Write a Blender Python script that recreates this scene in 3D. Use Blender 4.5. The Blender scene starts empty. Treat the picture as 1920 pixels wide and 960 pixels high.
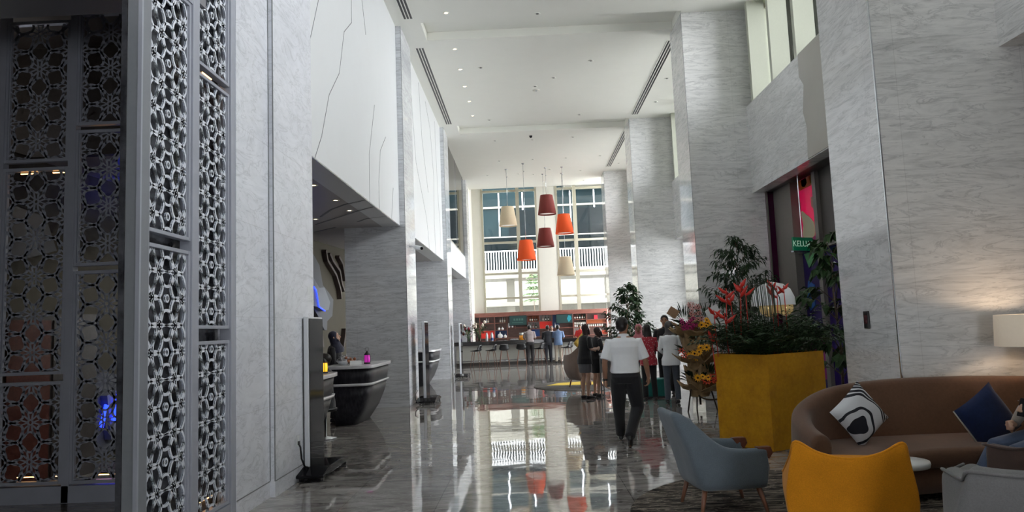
import bpy, math, random
from mathutils import Vector, Matrix
random.seed(7)
R = math.radians
SC = bpy.context.scene
COL = SC.collection

# ------------------------------------------------------------------ camera
yaw, pit, rol, FPX = -1.75675947e-02, 9.90926697e-02, -3.94586356e-02, 1353.17
Fv = Vector((math.sin(yaw)*math.cos(pit), math.cos(yaw)*math.cos(pit), math.sin(pit)))
Rv = Vector((math.cos(yaw), -math.sin(yaw), 0)); Uv = Rv.cross(Fv)
R2 = Rv*math.cos(rol)+Uv*math.sin(rol); U2 = Uv*math.cos(rol)-Rv*math.sin(rol)
cam = bpy.data.cameras.new('camera'); camo = bpy.data.objects.new('camera', cam); COL.objects.link(camo)
cam.sensor_width = 36; cam.sensor_fit = 'HORIZONTAL'; cam.lens = 36*FPX/1920; cam.clip_end = 400; cam.clip_start = .05
m = Matrix((R2, U2, -Fv)).transposed().to_4x4(); m.translation = (0, 0, 1.6)
camo.matrix_world = m
SC.camera = camo

# ------------------------------------------------------------------ world, daylight, exposure
W = bpy.data.worlds.new('overcast_sky'); SC.world = W; W.use_nodes = True
bg = W.node_tree.nodes['Background']; bg.inputs[0].default_value = (.95, .965, 1, 1); bg.inputs[1].default_value = 16
SC.view_settings.view_transform = 'Standard'; SC.view_settings.look = 'None'
SC.view_settings.gamma = 1; SC.view_settings.use_curve_mapping = False
SC.view_settings.exposure = 0.08
SC.cycles.use_denoising = True
SC.cycles.max_bounces = 9; SC.cycles.diffuse_bounces = 6; SC.cycles.glossy_bounces = 5
SC.cycles.transparent_max_bounces = 16; SC.cycles.sample_clamp_indirect = 6
SC.cycles.caustics_reflective = False; SC.cycles.caustics_refractive = False

def area(name, loc, rot, sx, sy, e=0, col=(1, 1, 1), portal=False):
    l = bpy.data.lights.new(name, 'AREA'); l.shape = 'RECTANGLE'; l.size = sx; l.size_y = sy; l.energy = e; l.color = col
    o = bpy.data.objects.new(name, l); COL.objects.link(o); o.location = loc; o.rotation_euler = rot
    if portal: l.cycles.is_portal = True
    return o
# sky portals: clerestory and lower glazing on the right, far window wall, added opening behind the camera
for y0, y1 in ((-3.5, 7.4), (8.65, 15.7), (16.95, 24), (25.25, 32.3)):
    area('clerestory_portal', (5.75, (y0+y1)/2, 7.4), (0, R(90), 0), 2.4, y1-y0, portal=True)
area('front_opening_portal', (1.5, -5.9, 1.2), (R(90), 0, 0), 1.8, 2.4, portal=True)
area('far_window_portal', (1, 37.2, 5.8), (R(-90), 0, 0), 6.6, 6.4, portal=True)

# ------------------------------------------------------------------ materials
def nt(name):
    mt = bpy.data.materials.new(name); mt.use_nodes = True
    t = mt.node_tree; return mt, t, t.nodes['Principled BSDF']
def L(t, a, b): t.links.new(a, b)
def N(t, k, **kw):
    n = t.nodes.new(k)
    for a, b in kw.items(): setattr(n, a, b)
    return n
def coords(t, kind='Object', scale=(1, 1, 1), rot=(0, 0, 0), world=False):
    if world:
        g = N(t, 'ShaderNodeNewGeometry'); src = g.outputs['Position']
    else:
        g = N(t, 'ShaderNodeTexCoord'); src = g.outputs[kind]
    mp = N(t, 'ShaderNodeMapping'); mp.inputs['Scale'].default_value = scale; mp.inputs['Rotation'].default_value = rot
    L(t, src, mp.inputs['Vector']); return mp.outputs[0]
def noise(t, v, scale, detail=4, rough=.5, dist=0):
    n = N(t, 'ShaderNodeTexNoise'); n.inputs['Scale'].default_value = scale; n.inputs['Detail'].default_value = detail
    n.inputs['Roughness'].default_value = rough; n.inputs['Distortion'].default_value = dist; L(t, v, n.inputs['Vector']); return n.outputs['Fac']
def ramp(t, f, stops):
    r = N(t, 'ShaderNodeValToRGB'); e = r.color_ramp.elements
    while len(e) < len(stops): e.new(.5)
    for i, (p, c) in enumerate(stops):
        e[i].position = p; e[i].color = c if len(c) == 4 else (*c, 1)
    L(t, f, r.inputs[0]); return r.outputs[0]
def mix(t, f, a, b, mode='MIX'):
    n = N(t, 'ShaderNodeMix', data_type='RGBA', blend_type=mode)
    for s, v in ((0, f), (6, a), (7, b)):
        if isinstance(v, (int, float)): n.inputs[s].default_value = v
        elif isinstance(v, tuple): n.inputs[s].default_value = (*v[:3], 1)
        else: L(t, v, n.inputs[s])
    return n.outputs[2]
def bump(t, b, f, s, d=.01):
    n = N(t, 'ShaderNodeBump'); n.inputs['Strength'].default_value = s; n.inputs['Distance'].default_value = d
    L(t, f, n.inputs['Height']); L(t, n.outputs[0], b.inputs['Normal'])
_pc = {}
def plain(name, col, rough=.5, metal=0, spec=.5, var=.08, nscale=30, bmp=0, emis=0, emcol=None, sheen=0, coat=0, trans=0):
    if name in _pc: return _pc[name]
    mt, t, b = nt(name)
    v = coords(t, 'Object')
    f = noise(t, v, nscale, 4, .6)
    c2 = tuple(max(0, c*(1-var)) for c in col); c1 = tuple(min(1, c*(1+var)) for c in col)
    L(t, ramp(t, f, [(.3, c2), (.7, c1)]), b.inputs['Base Color'])
    b.inputs['Roughness'].default_value = rough; b.inputs['Metallic'].default_value = metal
    b.inputs['Specular IOR Level'].default_value = spec
    b.inputs['Sheen Weight'].default_value = sheen; b.inputs['Coat Weight'].default_value = coat
    b.inputs['Transmission Weight'].default_value = trans
    if bmp: bump(t, b, f, bmp)
    if emis:
        b.inputs['Emission Color'].default_value = (*(emcol or col), 1); b.inputs['Emission Strength'].default_value = emis
    _pc[name] = mt; return mt

def marble(name, base, vein, scl, rot, tile=(1.2, .9), rough=.09, contrast=1, off=0.0):
    mt, t, b = nt(name)
    v = coords(t, world=True, scale=scl, rot=rot)
    warp = N(t, 'ShaderNodeTexNoise'); warp.inputs['Scale'].default_value = .8; L(t, v, warp.inputs['Vector'])
    add = N(t, 'ShaderNodeVectorMath', operation='MULTIPLY_ADD'); L(t, warp.outputs['Color'], add.inputs[0])
    add.inputs[1].default_value = (1.0, 1.0, 1.0); L(t, v, add.inputs[2])
    f1 = noise(t, add.outputs[0], 1.3, 9, .62, .5)
    f2 = noise(t, add.outputs[0], 2.6, 6, .6, .9)
    c = ramp(t, f1, [(.22, vein), (.42, tuple(x*.75+y*.25 for x, y in zip(base, vein))), (.58, base), (.8, tuple(min(1, x*1.08) for x in base))])
    f4 = noise(t, add.outputs[0], 5.5, 8, .7, .3)
    c = mix(t, .45, c, ramp(t, f4, [(.35, vein), (.55, base), (.75, tuple(min(1, x*1.1) for x in base))]))
    vn = ramp(t, f2, [(.455, (1, 1, 1)), (.492, (.55, .56, .58)), (.508, (1, 1, 1))])
    c = mix(t, .42*contrast, c, vn, 'MULTIPLY')
    # slab joints and slab-to-slab variation
    g = N(t, 'ShaderNodeNewGeometry'); sx = N(t, 'ShaderNodeSeparateXYZ'); L(t, g.outputs['Position'], sx.inputs[0])
    ad = N(t, 'ShaderNodeMath', operation='ADD'); L(t, sx.outputs[0], ad.inputs[0]); L(t, sx.outputs[1], ad.inputs[1])
    ad2 = N(t, 'ShaderNodeMath', operation='ADD'); L(t, ad.outputs[0], ad2.inputs[0]); ad2.inputs[1].default_value = off
    cb = N(t, 'ShaderNodeCombineXYZ'); L(t, ad2.outputs[0], cb.inputs[0]); L(t, sx.outputs[2], cb.inputs[1])
    br = N(t, 'ShaderNodeTexBrick'); br.inputs['Scale'].default_value = 1; br.inputs['Brick Width'].default_value = tile[0]; br.inputs['Row Height'].default_value = tile[1]
    br.inputs['Mortar Size'].default_value = .003; br.inputs['Color1'].default_value = (1, 1, 1, 1); br.inputs['Color2'].default_value = (.94, .945, .95, 1)
    br.inputs['Mortar'].default_value = (.82, .82, .82, 1); br.offset = 0
    L(t, cb.outputs[0], br.inputs['Vector'])
    c = mix(t, 1.0, c, br.outputs[0], 'MULTIPLY')
    L(t, c, b.inputs['Base Color']); b.inputs['Roughness'].default_value = rough; b.inputs['IOR'].default_value = 1.55
    return mt
M = {}
M['marble_left'] = marble('marble_left', (.80, .82, .88), (.62, .645, .70), (.9, .9, 2.2), (R(32), R(0), 0), rough=.16)
M['marble_pier'] = marble('marble_pier', (.70, .72, .75), (.36, .375, .40), (.5, .5, 4.6), (R(3), R(4), 0), (1.5, 1.2), rough=.075, contrast=1.5)
M['marble_right'] = marble('marble_right', (.77, .77, .765), (.44, .445, .45), (.55, .55, 3.6), (R(-5), R(-8), 0), (1.3, 1.25), rough=.08, contrast=1.3, off=.35)

def floor_mat():
    mt, t, b = nt('floor_marble')
    v = coords(t, world=True, scale=(.75, 1.9, 1), rot=(0, 0, R(8)))
    f1 = noise(t, v, 2.1, 10, .72, 1.2); f2 = noise(t, v, .9, 5, .6, 2.2); f3 = noise(t, v, 2.2, 4, .55, 1.5)
    c = ramp(t, f1, [(.33, (.13, .116, .105)), (.47, (.27, .25, .235)), (.56, (.40, .38, .36)), (.7, (.55, .53, .50))])
    vn = ramp(t, f2, [(.488, (0, 0, 0)), (.5, (1, 1, 1)), (.512, (0, 0, 0))])
    c = mix(t, vn, c, (.5, .48, .46))
    c = mix(t, .22, c, ramp(t, f3, [(.4, (.16, .14, .13)), (.65, (.32, .3, .29))]))
    g = N(t, 'ShaderNodeNewGeometry')
    br = N(t, 'ShaderNodeTexBrick'); br.offset = 0; br.inputs['Scale'].default_value = 1; br.inputs['Brick Width'].default_value = .9; br.inputs['Row Height'].default_value = .9
    br.inputs['Mortar Size'].default_value = .0035; br.inputs['Color1'].default_value = (1, 1, 1, 1); br.inputs['Color2'].default_value = (.86, .86, .87, 1); br.inputs['Mortar'].default_value = (.6, .6, .6, 1)
    L(t, g.outputs['Position'], br.inputs['Vector'])
    c = mix(t, 1.0, c, br.outputs[0], 'MULTIPLY')
    L(t, c, b.inputs['Base Color']); b.inputs['Roughness'].default_value = .035; b.inputs['IOR'].default_value = 1.62
    w = noise(t, coords(t, world=True), 1.3, 2, .4)
    bump(t, b, w, .2, .02)
    return mt
M['floor'] = floor_mat()
M['white'] = plain('white_paint', (.70, .72, .735), .35, var=.01, nscale=2)
M['ceiling'] = plain('ceiling_paint', (.80, .80, .745), .55, var=.01, nscale=2)
M['cream_paint'] = plain('cream_paint', (.74, .73, .66), .5, var=.02, nscale=3)
M['soffit'] = plain('soffit_paint', (.36, .34, .34), .35, var=.03, nscale=2)
M['groove'] = plain('groove_shadow_line', (.22, .23, .24), .7)
M['black'] = plain('black_metal', (.012, .012, .014), .35)
M['black_gloss'] = plain('black_gloss', (.012, .012, .014), .08, spec=.03)
M['steel'] = plain('brushed_steel', (.55, .57, .6), .25, metal=1, var=.05)
M['silver'] = plain('silver_paint', (.62, .65, .68), .3, metal=.4, var=.03)
M['frame'] = plain('window_frame_champagne', (.48, .46, .36), .4, metal=.3, var=.04)
M['screenmetal'] = plain('lattice_lacquer', (.36, .38, .44), .35, var=.04, nscale=8)
M['beam'] = plain('beam_paint', (.20, .20, .22), .4, var=.04)
M['taupe'] = plain('taupe_paint', (.20, .18, .165), .5, var=.05)
M['darkbrown'] = plain('dark_brown_panel', (.05, .042, .036), .3, var=.15)
M['bronze'] = plain('dark_bronze', (.06, .045, .035), .35, metal=.5)
M['walnut'] = None
def wood(name, a, b_, scale=1.0, axis=(1, 8, 8), rough=.35):
    mt, t, b = nt(name); v = coords(t, 'Object', scale=axis)
    f = noise(t, v, 3*scale, 6, .6, .6)
    L(t, ramp(t, f, [(.3, a), (.7, b_)]), b.inputs['Base Color']); b.inputs['Roughness'].default_value = rough; return mt
M['walnut'] = wood('walnut', (.17, .06, .045), (.30, .115, .085))
M['woodleg'] = wood('leg_wood', (.16, .07, .045), (.28, .13, .08), axis=(8, 8, 1))
M['padwood'] = wood('arm_pad_wood', (.10, .03, .015), (.18, .055, .028))

def glass(name, tint=(1, 1, 1), refl=.12, rough=0.0):
    mt = bpy.data.materials.new(name); mt.use_nodes = True; t = mt.node_tree; t.nodes.clear()
    o = N(t, 'ShaderNodeOutputMaterial'); tr = N(t, 'ShaderNodeBsdfTransparent'); tr.inputs[0].default_value = (*tint, 1)
    gl = N(t, 'ShaderNodeBsdfGlossy'); gl.inputs['Roughness'].default_value = rough
    fr = N(t, 'ShaderNodeFresnel'); fr.inputs[0].default_value = 1.45
    mx = N(t, 'ShaderNodeMixShader'); L(t, fr.outputs[0], mx.inputs[0]); L(t, tr.outputs[0], mx.inputs[1]); L(t, gl.outputs[0], mx.inputs[2])
    L(t, mx.outputs[0], o.inputs[0]); return mt
M['glass'] = glass('clear_glass', (.97, .975, .97))
M['teal_glass'] = glass('teal_glass', (.55, .78, .76))

def fabric(name, col, scale=160, rough=.85, sheen=.25, var=.18, bm=.25):
    mt, t, b = nt(name); v = coords(t, 'Object')
    f = noise(t, v, scale, 3, .6); g = noise(t, v, 5, 4, .6)
    c = ramp(t, f, [(.3, tuple(x*(1-var) for x in col)), (.7, tuple(min(1, x*(1+var)) for x in col))])
    c = mix(t, .35, c, ramp(t, g, [(.35, tuple(x*.8 for x in col)), (.65, tuple(min(1, x*1.15) for x in col))]))
    L(t, c, b.inputs['Base Color']); b.inputs['Roughness'].default_value = rough
    b.inputs['Sheen Weight'].default_value = sheen; b.inputs['Specular IOR Level'].default_value = .25
    bump(t, b, f, bm, .002); return mt

# ------------------------------------------------------------------ mesh helpers
class MB:
    def __init__(s): s.v = []; s.f = []; s.m = []; s.s = []
    def add(s, vs, fs, mi=0, smooth=False):
        o = len(s.v); s.v += [tuple(v) for v in vs]
        for f in fs: s.f.append([o+i for i in f]); s.m.append(mi); s.s.append(smooth)
        return s
    def box(s, x0, x1, y0, y1, z0, z1, mi=0):
        v = [(x, y, z) for z in (z0, z1) for y in (y0, y1) for x in (x0, x1)]
        return s.add(v, [(0, 2, 3, 1), (4, 5, 7, 6), (0, 1, 5, 4), (2, 6, 7, 3), (0, 4, 6, 2), (1, 3, 7, 5)], mi)
    def obox(s, c, sz, mat=None, mi=0):
        hx, hy, hz = sz[0]/2, sz[1]/2, sz[2]/2; c = Vector(c); mat = mat or Matrix.Identity(3)
        v = [c+mat@Vector((x, y, z)) for z in (-hz, hz) for y in (-hy, hy) for x in (-hx, hx)]
        return s.add(v, [(0, 2, 3, 1), (4, 5, 7, 6), (0, 1, 5, 4), (2, 6, 7, 3), (0, 4, 6, 2), (1, 3, 7, 5)], mi)
    def rings(s, rs, closed=True, cap=True, mi=0, smooth=True):
        n = len(rs[0]); v = [p for r in rs for p in r]; f = []
        for i in range(len(rs)-1):
            for j in range(n if closed else n-1):
                a, b = i*n+j, i*n+(j+1) % n
                f.append((a, b, b+n, a+n))
        o = len(s.v); s.add(v, f, mi, smooth)
        if cap and closed:
            s.f.append([o+j for j in reversed(range(n))]); s.m.append(mi); s.s.append(False)
            k = o+(len(rs)-1)*n; s.f.append([k+j for j in range(n)]); s.m.append(mi); s.s.append(False)
        return s
    def tube(s, pts, r, n=8, mi=0, smooth=True, cap=True):
        pts = [Vector(p) for p in pts]; rs = []
        rad = r if isinstance(r, (list, tuple)) else [r]*len(pts)
        up = None
        for i, p in enumerate(pts):
            d = (pts[min(i+1, len(pts)-1)]-pts[max(i-1, 0)]).normalized()
            if up is None:
                up = Vector((0, 0, 1)) if abs(d.z) < .9 else Vector((0, 1, 0))
            a = d.cross(up).normalized(); b = a.cross(d).normalized(); up = b
            q = rad[i]; qa, qb = (q if isinstance(q, (list, tuple)) else (q, q))
            rs.append([p+a*math.cos(2*math.pi*k/n)*qa+b*math.sin(2*math.pi*k/n)*qb for k in range(n)])
        return s.rings(rs, mi=mi, smooth=smooth, cap=cap)
    def lathe(s, prof, n=24, c=(0, 0, 0), mi=0, smooth=True, cap=True):
        rs = [[(c[0]+r*math.cos(2*math.pi*k/n), c[1]+r*math.sin(2*math.pi*k/n), c[2]+z) for k in range(n)] for r, z in prof]
        return s.rings(rs, mi=mi, smooth=smooth, cap=cap)
    def prism(s, poly, fn, d0, d1, mi=0):
        """poly = 2-D outline, fn(u, v, d) -> point; solid between d0 and d1"""
        n = len(poly); v = [fn(u, w, d0) for u, w in poly]+[fn(u, w, d1) for u, w in poly]
        f = [tuple(range(n))[::-1], tuple(range(n, 2*n))]+[(i, (i+1) % n, n+(i+1) % n, n+i) for i in range(n)]
        return s.add(v, f, mi)
    def ball(s, c, r, n=10, mi=0, sc=(1, 1, 1)):
        prof = [(max(1e-4, math.sin(math.pi*i/n))*r, -math.cos(math.pi*i/n)*r) for i in range(n+1)]
        rs = [[(c[0]+q*math.cos(2*math.pi*k/(n+4))*sc[0], c[1]+q*math.sin(2*math.pi*k/(n+4))*sc[1], c[2]+z*sc[2]) for k in range(n+4)] for q, z in prof]
        return s.rings(rs, mi=mi)
    def build(s, name, mats, parent=None, bevel=0, kind=None, loc=None, seg=2, autos=False, **props):
        me = bpy.data.meshes.new(name); me.from_pydata(s.v, [], s.f)
        me.polygons.foreach_set('material_index', s.m); me.polygons.foreach_set('use_smooth', s.s)
        for mt in (mats if isinstance(mats, (list, tuple)) else [mats]): me.materials.append(mt)
        me.validate(); me.update()
        o = bpy.data.objects.new(name, me); COL.objects.link(o)
        if parent is not None: o.parent = parent
        if loc: o.location = loc
        if bevel:
            b = o.modifiers.new('bevel', 'BEVEL'); b.width = bevel; b.segments = seg; b.limit_method = 'ANGLE'
        if kind: o['kind'] = kind
        for k, v in props.items(): o[k] = v
        return o
def thing(name, label, cat, loc=(0, 0, 0), rz=0, group=None):
    o = bpy.data.objects.new(name, None); COL.objects.link(o); o.empty_display_size = .1
    o.location = loc; o.rotation_euler = (0, 0, rz); o['label'] = label; o['category'] = cat
    if group: o['group'] = group
    return o
def tag(o, label, cat, group=None):
    o['label'] = label; o['category'] = cat
    if group: o['group'] = group
    return o
def struct(mb, name, mat, bevel=0):
    return mb.build(name, mat, bevel=bevel, kind='structure')
def dup(root, loc, rz=None, label=None, group=None):
    r = root.copy(); COL.objects.link(r); r.location = loc
    if rz is not None: r.rotation_euler = (0, 0, rz)
    if label: r['label'] = label
    if group: r['group'] = group
    for ch in list(root.children):
        c = ch.copy(); COL.objects.link(c); c.parent = r
        for g in list(ch.children):
            d = g.copy(); COL.objects.link(d); d.parent = c
    return r

# ================================================================== THE ROOM
XL, XR, XW, ZC = -2.6, 3.73, 5.04, 8.5
struct(MB().box(-9, 9, -6, 40, -.2, 0), 'floor', M['floor'])

# main ceiling in slabs with two shallow cross recesses
cb = MB()
for y0, y1 in ((-6, 15.6), (16.6, 23.95), (24.95, 35.3)): cb.box(-2.85, 6.2, y0, y1, ZC, ZC+.35)
for y0, y1 in ((15.6, 16.6), (23.95, 24.95)):
    cb.box(-2.85, -2.12, y0, y1, ZC, ZC+.35); cb.box(3.72, 6.2, y0, y1, ZC, ZC+.35); cb.box(-2.12, 3.72, y0, y1, ZC+.2, ZC+.35)
cb.box(-2.85, 6.2, 35.3, 37.0, 9.35, 9.6)
cb.box(-2.85, 6.2, 35.25, 35.3, 8.5, 9.6)
struct(cb, 'ceiling', M['ceiling'])

# left piers, right columns
for k in range(4):
    y = 7.4+8.3*k+(.6 if k == 3 else 0)
    mb = MB(); mb.box(-3.95 if k else -3.2, XL, y, y+1.38, 0, ZC)
    struct(mb, 'wall_left_pier', M['marble_pier'] if k else M['marble_left'])
    y = 7.4+8.3*k; mb = MB(); mb.box(XR, 5.28, y, y+1.25, 0, ZC)
    if k: mb.box(5.28, 5.5, y, y+1.25, 0, 4.4)
    if k == 0: mb.box(5.28, 6.0, y, y+1.25, 0, 4.4)
    struct(mb, 'wall_right_column', M['marble_right'])
    struct(MB().box(XR-.004, XR+.003, y-.003, y+.006, 0, ZC), 'trim_8', M['groove'])
    if k and k < 3: struct(MB().box(XL-.006, XL+.003, y-.003, y+.006, 0, ZC), 'trim_9', M['groove'])
    if k == 0:
        struct(MB().box(XR-.008, XR+.004, y-.008, y+.012, 0, ZC), 'trim_1', M['steel'])
# wall beside the lattice screen (near left), upper walls over the bulkheads
struct(MB().box(-3.2, -2.65, 6.55, 7.4, 0, ZC), 'wall_left', M['marble_left'])
struct(MB().box(-2.656, -2.647, 7.385, 7.40, .16, ZC).box(-2.606, -2.594, 7.39, 7.396, .16, ZC), 'trim_2', M['groove'])
struct(MB().box(-2.652, -2.647, 6.55, 7.38, .155, .165).box(-2.6, -2.596, 7.4, 8.78, .155, .165), 'baseboard_left', M['groove'])
struct(MB().box(-3.2, -2.72, -6, 6.55, 5.9, ZC).box(-3.2, -2.72, -6, 5.8, 4.9, 5.9).box(-3.2, -2.72, -6, 1.2, 0, 4.9), 'wall_left_upper', M['white'])  # lower boxes unseen, added to limit light on the back screen
for k in range(2):
    y0 = 7.4+8.3*k+1.38; y1 = 7.4+8.3*(k+1)
    struct(MB().box(-3.1, -2.72, y0, y1, 3.92, ZC), 'wall_left_bulkhead', M['white'])
    struct(MB().box(-7, -2.73, y0-.1 if k == 0 else y0, y1, 3.925, 4.1), 'ceiling_reception', M['soffit'])
    # bulkhead thin edge trim
    struct(MB().box(-2.722, -2.714, y0, y1, 3.915, 3.935), 'trim_3', M['steel'])
# soffit slot behind, over piers
struct(MB().box(-7, -3.95, 15.7, 17.1, 3.925, 4.1), 'ceiling_reception', M['soffit'])
struct(MB().box(-7, -3.95, 24.0, 25.4, 3.925, 4.1), 'ceiling_reception', M['soffit'])
# last left wall from pier 4 to the window wall
struct(MB().box(-3.95, XL-.02, 34.28, 37.0, 0, 9.6), 'wall_left_end', M['cream_paint'])

# meandering shadow-gap lines on the bulkheads and soffit
def line_yz(pts, x=-2.716, w=.012):
    mb = MB()
    for (y0, z0), (y1, z1) in zip(pts[:-1], pts[1:]):
        d = Vector((0, y1-y0, z1-z0)); n = Vector((0, -d.z, d.y)).normalized()*w/2
        a = Vector((x, y0, z0)); b = Vector((x, y1, z1)); e = Vector((-.01, 0, 0))
        mb.add([a-n, a+n, b+n, b-n, a-n+e, a+n+e, b+n+e, b-n+e], [(0, 1, 2, 3), (4, 7, 6, 5), (0, 4, 5, 1), (1, 5, 6, 2), (2, 6, 7, 3), (3, 7, 4, 0)])
    return mb
GL = [[(9.58, 6.24), (9.13, 5.44)], [(9.58, 6.24), (9.9, 7.3), (10.1, 8.5)], [(11.54, 8.5), (11.52, 6.76), (11.0, 6.38), (10.66, 5.58), (10.06, 5.04), (9.65, 4.32), (9.31, 3.93)],
      [(13.24, 5.89), (12.68, 4.8), (12.65, 3.93)], [(14.28, 5.55), (13.71, 5.13), (13.49, 4.47), (13.49, 3.93)], [(14.99, 4.64), (14.74, 3.93)],
      [(17.6, 8.5), (18.01, 7.0), (18.37, 5.96), (20.12, 4.76), (20.54, 3.93)], [(20.48, 8.28), (21.41, 7.74), (21.99, 6.38), (21.78, 4.84), (22.04, 3.93)],
      [(22.6, 8.3), (22.9, 6.2), (23.3, 5.0), (23.2, 3.95)], [(19.2, 8.4), (19.6, 6.9), (20.6, 5.6)], [(11.2, 8.4), (12.3, 7.6), (12.6, 7.0)]]
gm = MB()
for g in GL:
    q = line_yz(g); gm.add(q.v, q.f)
struct(gm, 'trim_4', M['groove'])
gm = MB()
for g in [[(-3.99, 14.01), (-3.55, 13.21), (-3.15, 12.72), (-2.75, 12.4)], [(-4.36, 14.95), (-3.59, 14.06), (-3.01, 13.36), (-2.75, 13.1)], [(-3.44, 14.83), (-3.17, 14.46), (-2.75, 14.25)], [(-4.71, 16.05), (-4.07, 15.46)]]:
    for (x0, y0), (x1, y1) in zip(g[:-1], g[1:]):
        d = Vector((x1-x0, y1-y0, 0)); n = Vector((-d.y, d.x, 0)).normalized()*.022; a = Vector((x0, y0, 3.92)); b = Vector((x1, y1, 3.92)); e = Vector((0, 0, .01))
        gm.add([a-n, a+n, b+n, b-n, a-n+e, a+n+e, b+n+e, b-n+e], [(0, 1, 2, 3), (4, 7, 6, 5), (0, 4, 5, 1), (1, 5, 6, 2), (2, 6, 7, 3), (3, 7, 4, 0)])
struct(gm, 'trim_5', M['groove'])

# third bay, left: glazed upper wall with a marble strip
struct(MB().box(-3.1, -2.72, 25.38, 32.9, 3.92, 4.9), 'wall_left_bulkhead', M['white'])
struct(MB().box(-7, -2.73, 25.4, 32.88, 3.925, 4.1), 'ceiling_reception', M['soffit'])
struct(MB().box(-3.1, -2.9, 25.38, 32.9, 4.9, ZC), 'wall_left_bulkhead', M['cream_paint'])
gp = MB(); gp.box(-2.72, -2.70, 25.45, 32.85, 4.95, ZC-.02)
struct(gp, 'window_5', M['glass'])
struct(MB().box(-2.73, -2.69, 32.2, 32.26, 4.9, ZC).box(-2.73, -2.69, 28.9, 28.94, 4.9, ZC), 'trim_6', M['steel'])

# reception back wall (slanting) and hidden left closures
A, B = Vector((-6.2, 7.5, 0)), Vector((-4.85, 20.5, 0))
def rw(u, z, d):                       # u along the wall, d out of it towards the hall
    e = (B-A).normalized(); n = Vector((e.y, -e.x, 0)); p = A+e*u+n*d; return (p.x, p.y, z)
M['relief_beige'] = plain('relief_beige', (.06, .053, .037), .6, spec=.2, var=.05, nscale=3)
M['relief_grey'] = plain('relief_grey', (.11, .115, .125), .5, spec=.2, var=.04, nscale=3)
M['relief_pale'] = plain('relief_pale', (.20, .215, .235), .5, spec=.3, var=.03, nscale=3)
M['relief_dark'] = plain('relief_dark_slats', (.05, .035, .03), .4)
M['led_blue'] = plain('blue_led', (.02, .05, 1), .4, emis=5, emcol=(.01, .03, 1))
mb = MB(); mb.prism([(-.5, 0), (13.4, 0), (13.4, 3.95), (-.5, 3.95)], rw, -.2, 0); struct(mb, 'wall_reception', M['relief_beige'])
struct(MB().box(-6.9, -4.6, 20.4, 20.6, 0, 3.95), 'wall_reception_end', M['relief_beige'])
struct(MB().box(-9, -6.1, 7.0, 7.2, 0, 5.3).box(-9, -8.8, -6, 8.8, 0, 5.5), 'wall_far_left', M['taupe'])
struct(MB().box(-9, -3.1, 4.85, 9, 5.3, 5.5).box(-9, -3.1, 4.8, 4.9, 4.6, 5.5), 'ceiling_screen', M['darkbrown'])
struct(MB().box(-9, -3.1, 8.6, 8.7, 3.92, 5.5), 'wall_over_reception', M['darkbrown'])
struct(MB().box(-7, -3.96, 32.9, 33.1, 0, 4.1).box(-7.1, -6.9, 20, 33.1, 0, 4.1), 'wall_left_back', M['taupe'])

# dropped beam over the entrance, near left
struct(MB().box(-9, -2.66, 5.0, 5.93, 4.44, 4.9), 'ceiling_beam', M['beam'])
struct(MB().box(-9, -3.2, -6, 5.0, 4.6, 4.8), 'ceiling_entrance', M['beam'])

# ------------------------------------------------------------------ right wall
struct(MB().box(XW, 5.3, -6, 35, 4.32, 6.26), 'wall_right', M['marble_right'])
struct(MB().box(5.3, 6.1, -6, 35, 4.32, 4.5), 'ceiling_recess', M['darkbrown'])
struct(MB().box(5.3, 6.0, -6, 35, 6.1, 6.25), 'trim_7', M['cream_paint'])
# near right: dark timber wall under the band
struct(MB().box(5.7, 5.9, -6, 7.4, 0, 4.4), 'wall_right_lower', M['darkbrown'])
struct(MB().box(5.3, 5.5, -6, -3.5, 6.26, ZC), 'wall_right_upper', M['cream_paint'])
# clerestory: glazing with deep cream fins
M['fin'] = plain('fin_cream', (.46, .48, .40), .5, var=.02)
for k, (y0, y1) in enumerate(((8.65, 15.7), (16.95, 24), (25.25, 32.3), (-3.5, 7.4))):
    w = MB().box(5.58, 5.6, y0, y1, 6.26, ZC).build('window_%d' % (k+1 if k < 3 else 10), M['glass'], kind='structure')
    for y in [y1-.4-i*1.26 for i in range(5 if k < 3 else 8)]:
        MB().box(5.06, 5.43, y-.05, y+.07, 6.26, ZC).build('mullion', M['fin'], w)
    MB().box(5.25, 5.62, y1-.28, y1+.02, 6.26, ZC).box(5.25, 5.62, y0-.02, y0+.2, 6.26, ZC).build('mullion', M['fin'], w)
    MB().box(5.5, 5.62, y0, y1, 6.26, 6.34).box(5.5, 5.62, y0, y1, 8.38, ZC).build('rail', M['frame'], w)
# glossy wavy-edged sheet on the marble band
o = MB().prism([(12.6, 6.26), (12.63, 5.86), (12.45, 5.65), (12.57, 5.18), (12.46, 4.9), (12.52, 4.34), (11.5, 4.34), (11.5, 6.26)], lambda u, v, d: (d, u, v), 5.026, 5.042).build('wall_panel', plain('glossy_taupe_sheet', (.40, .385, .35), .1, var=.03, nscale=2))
tag(o, 'glossy taupe sheet with a wavy left edge on the marble band beside the nearest right column', 'wall panel')
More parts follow.
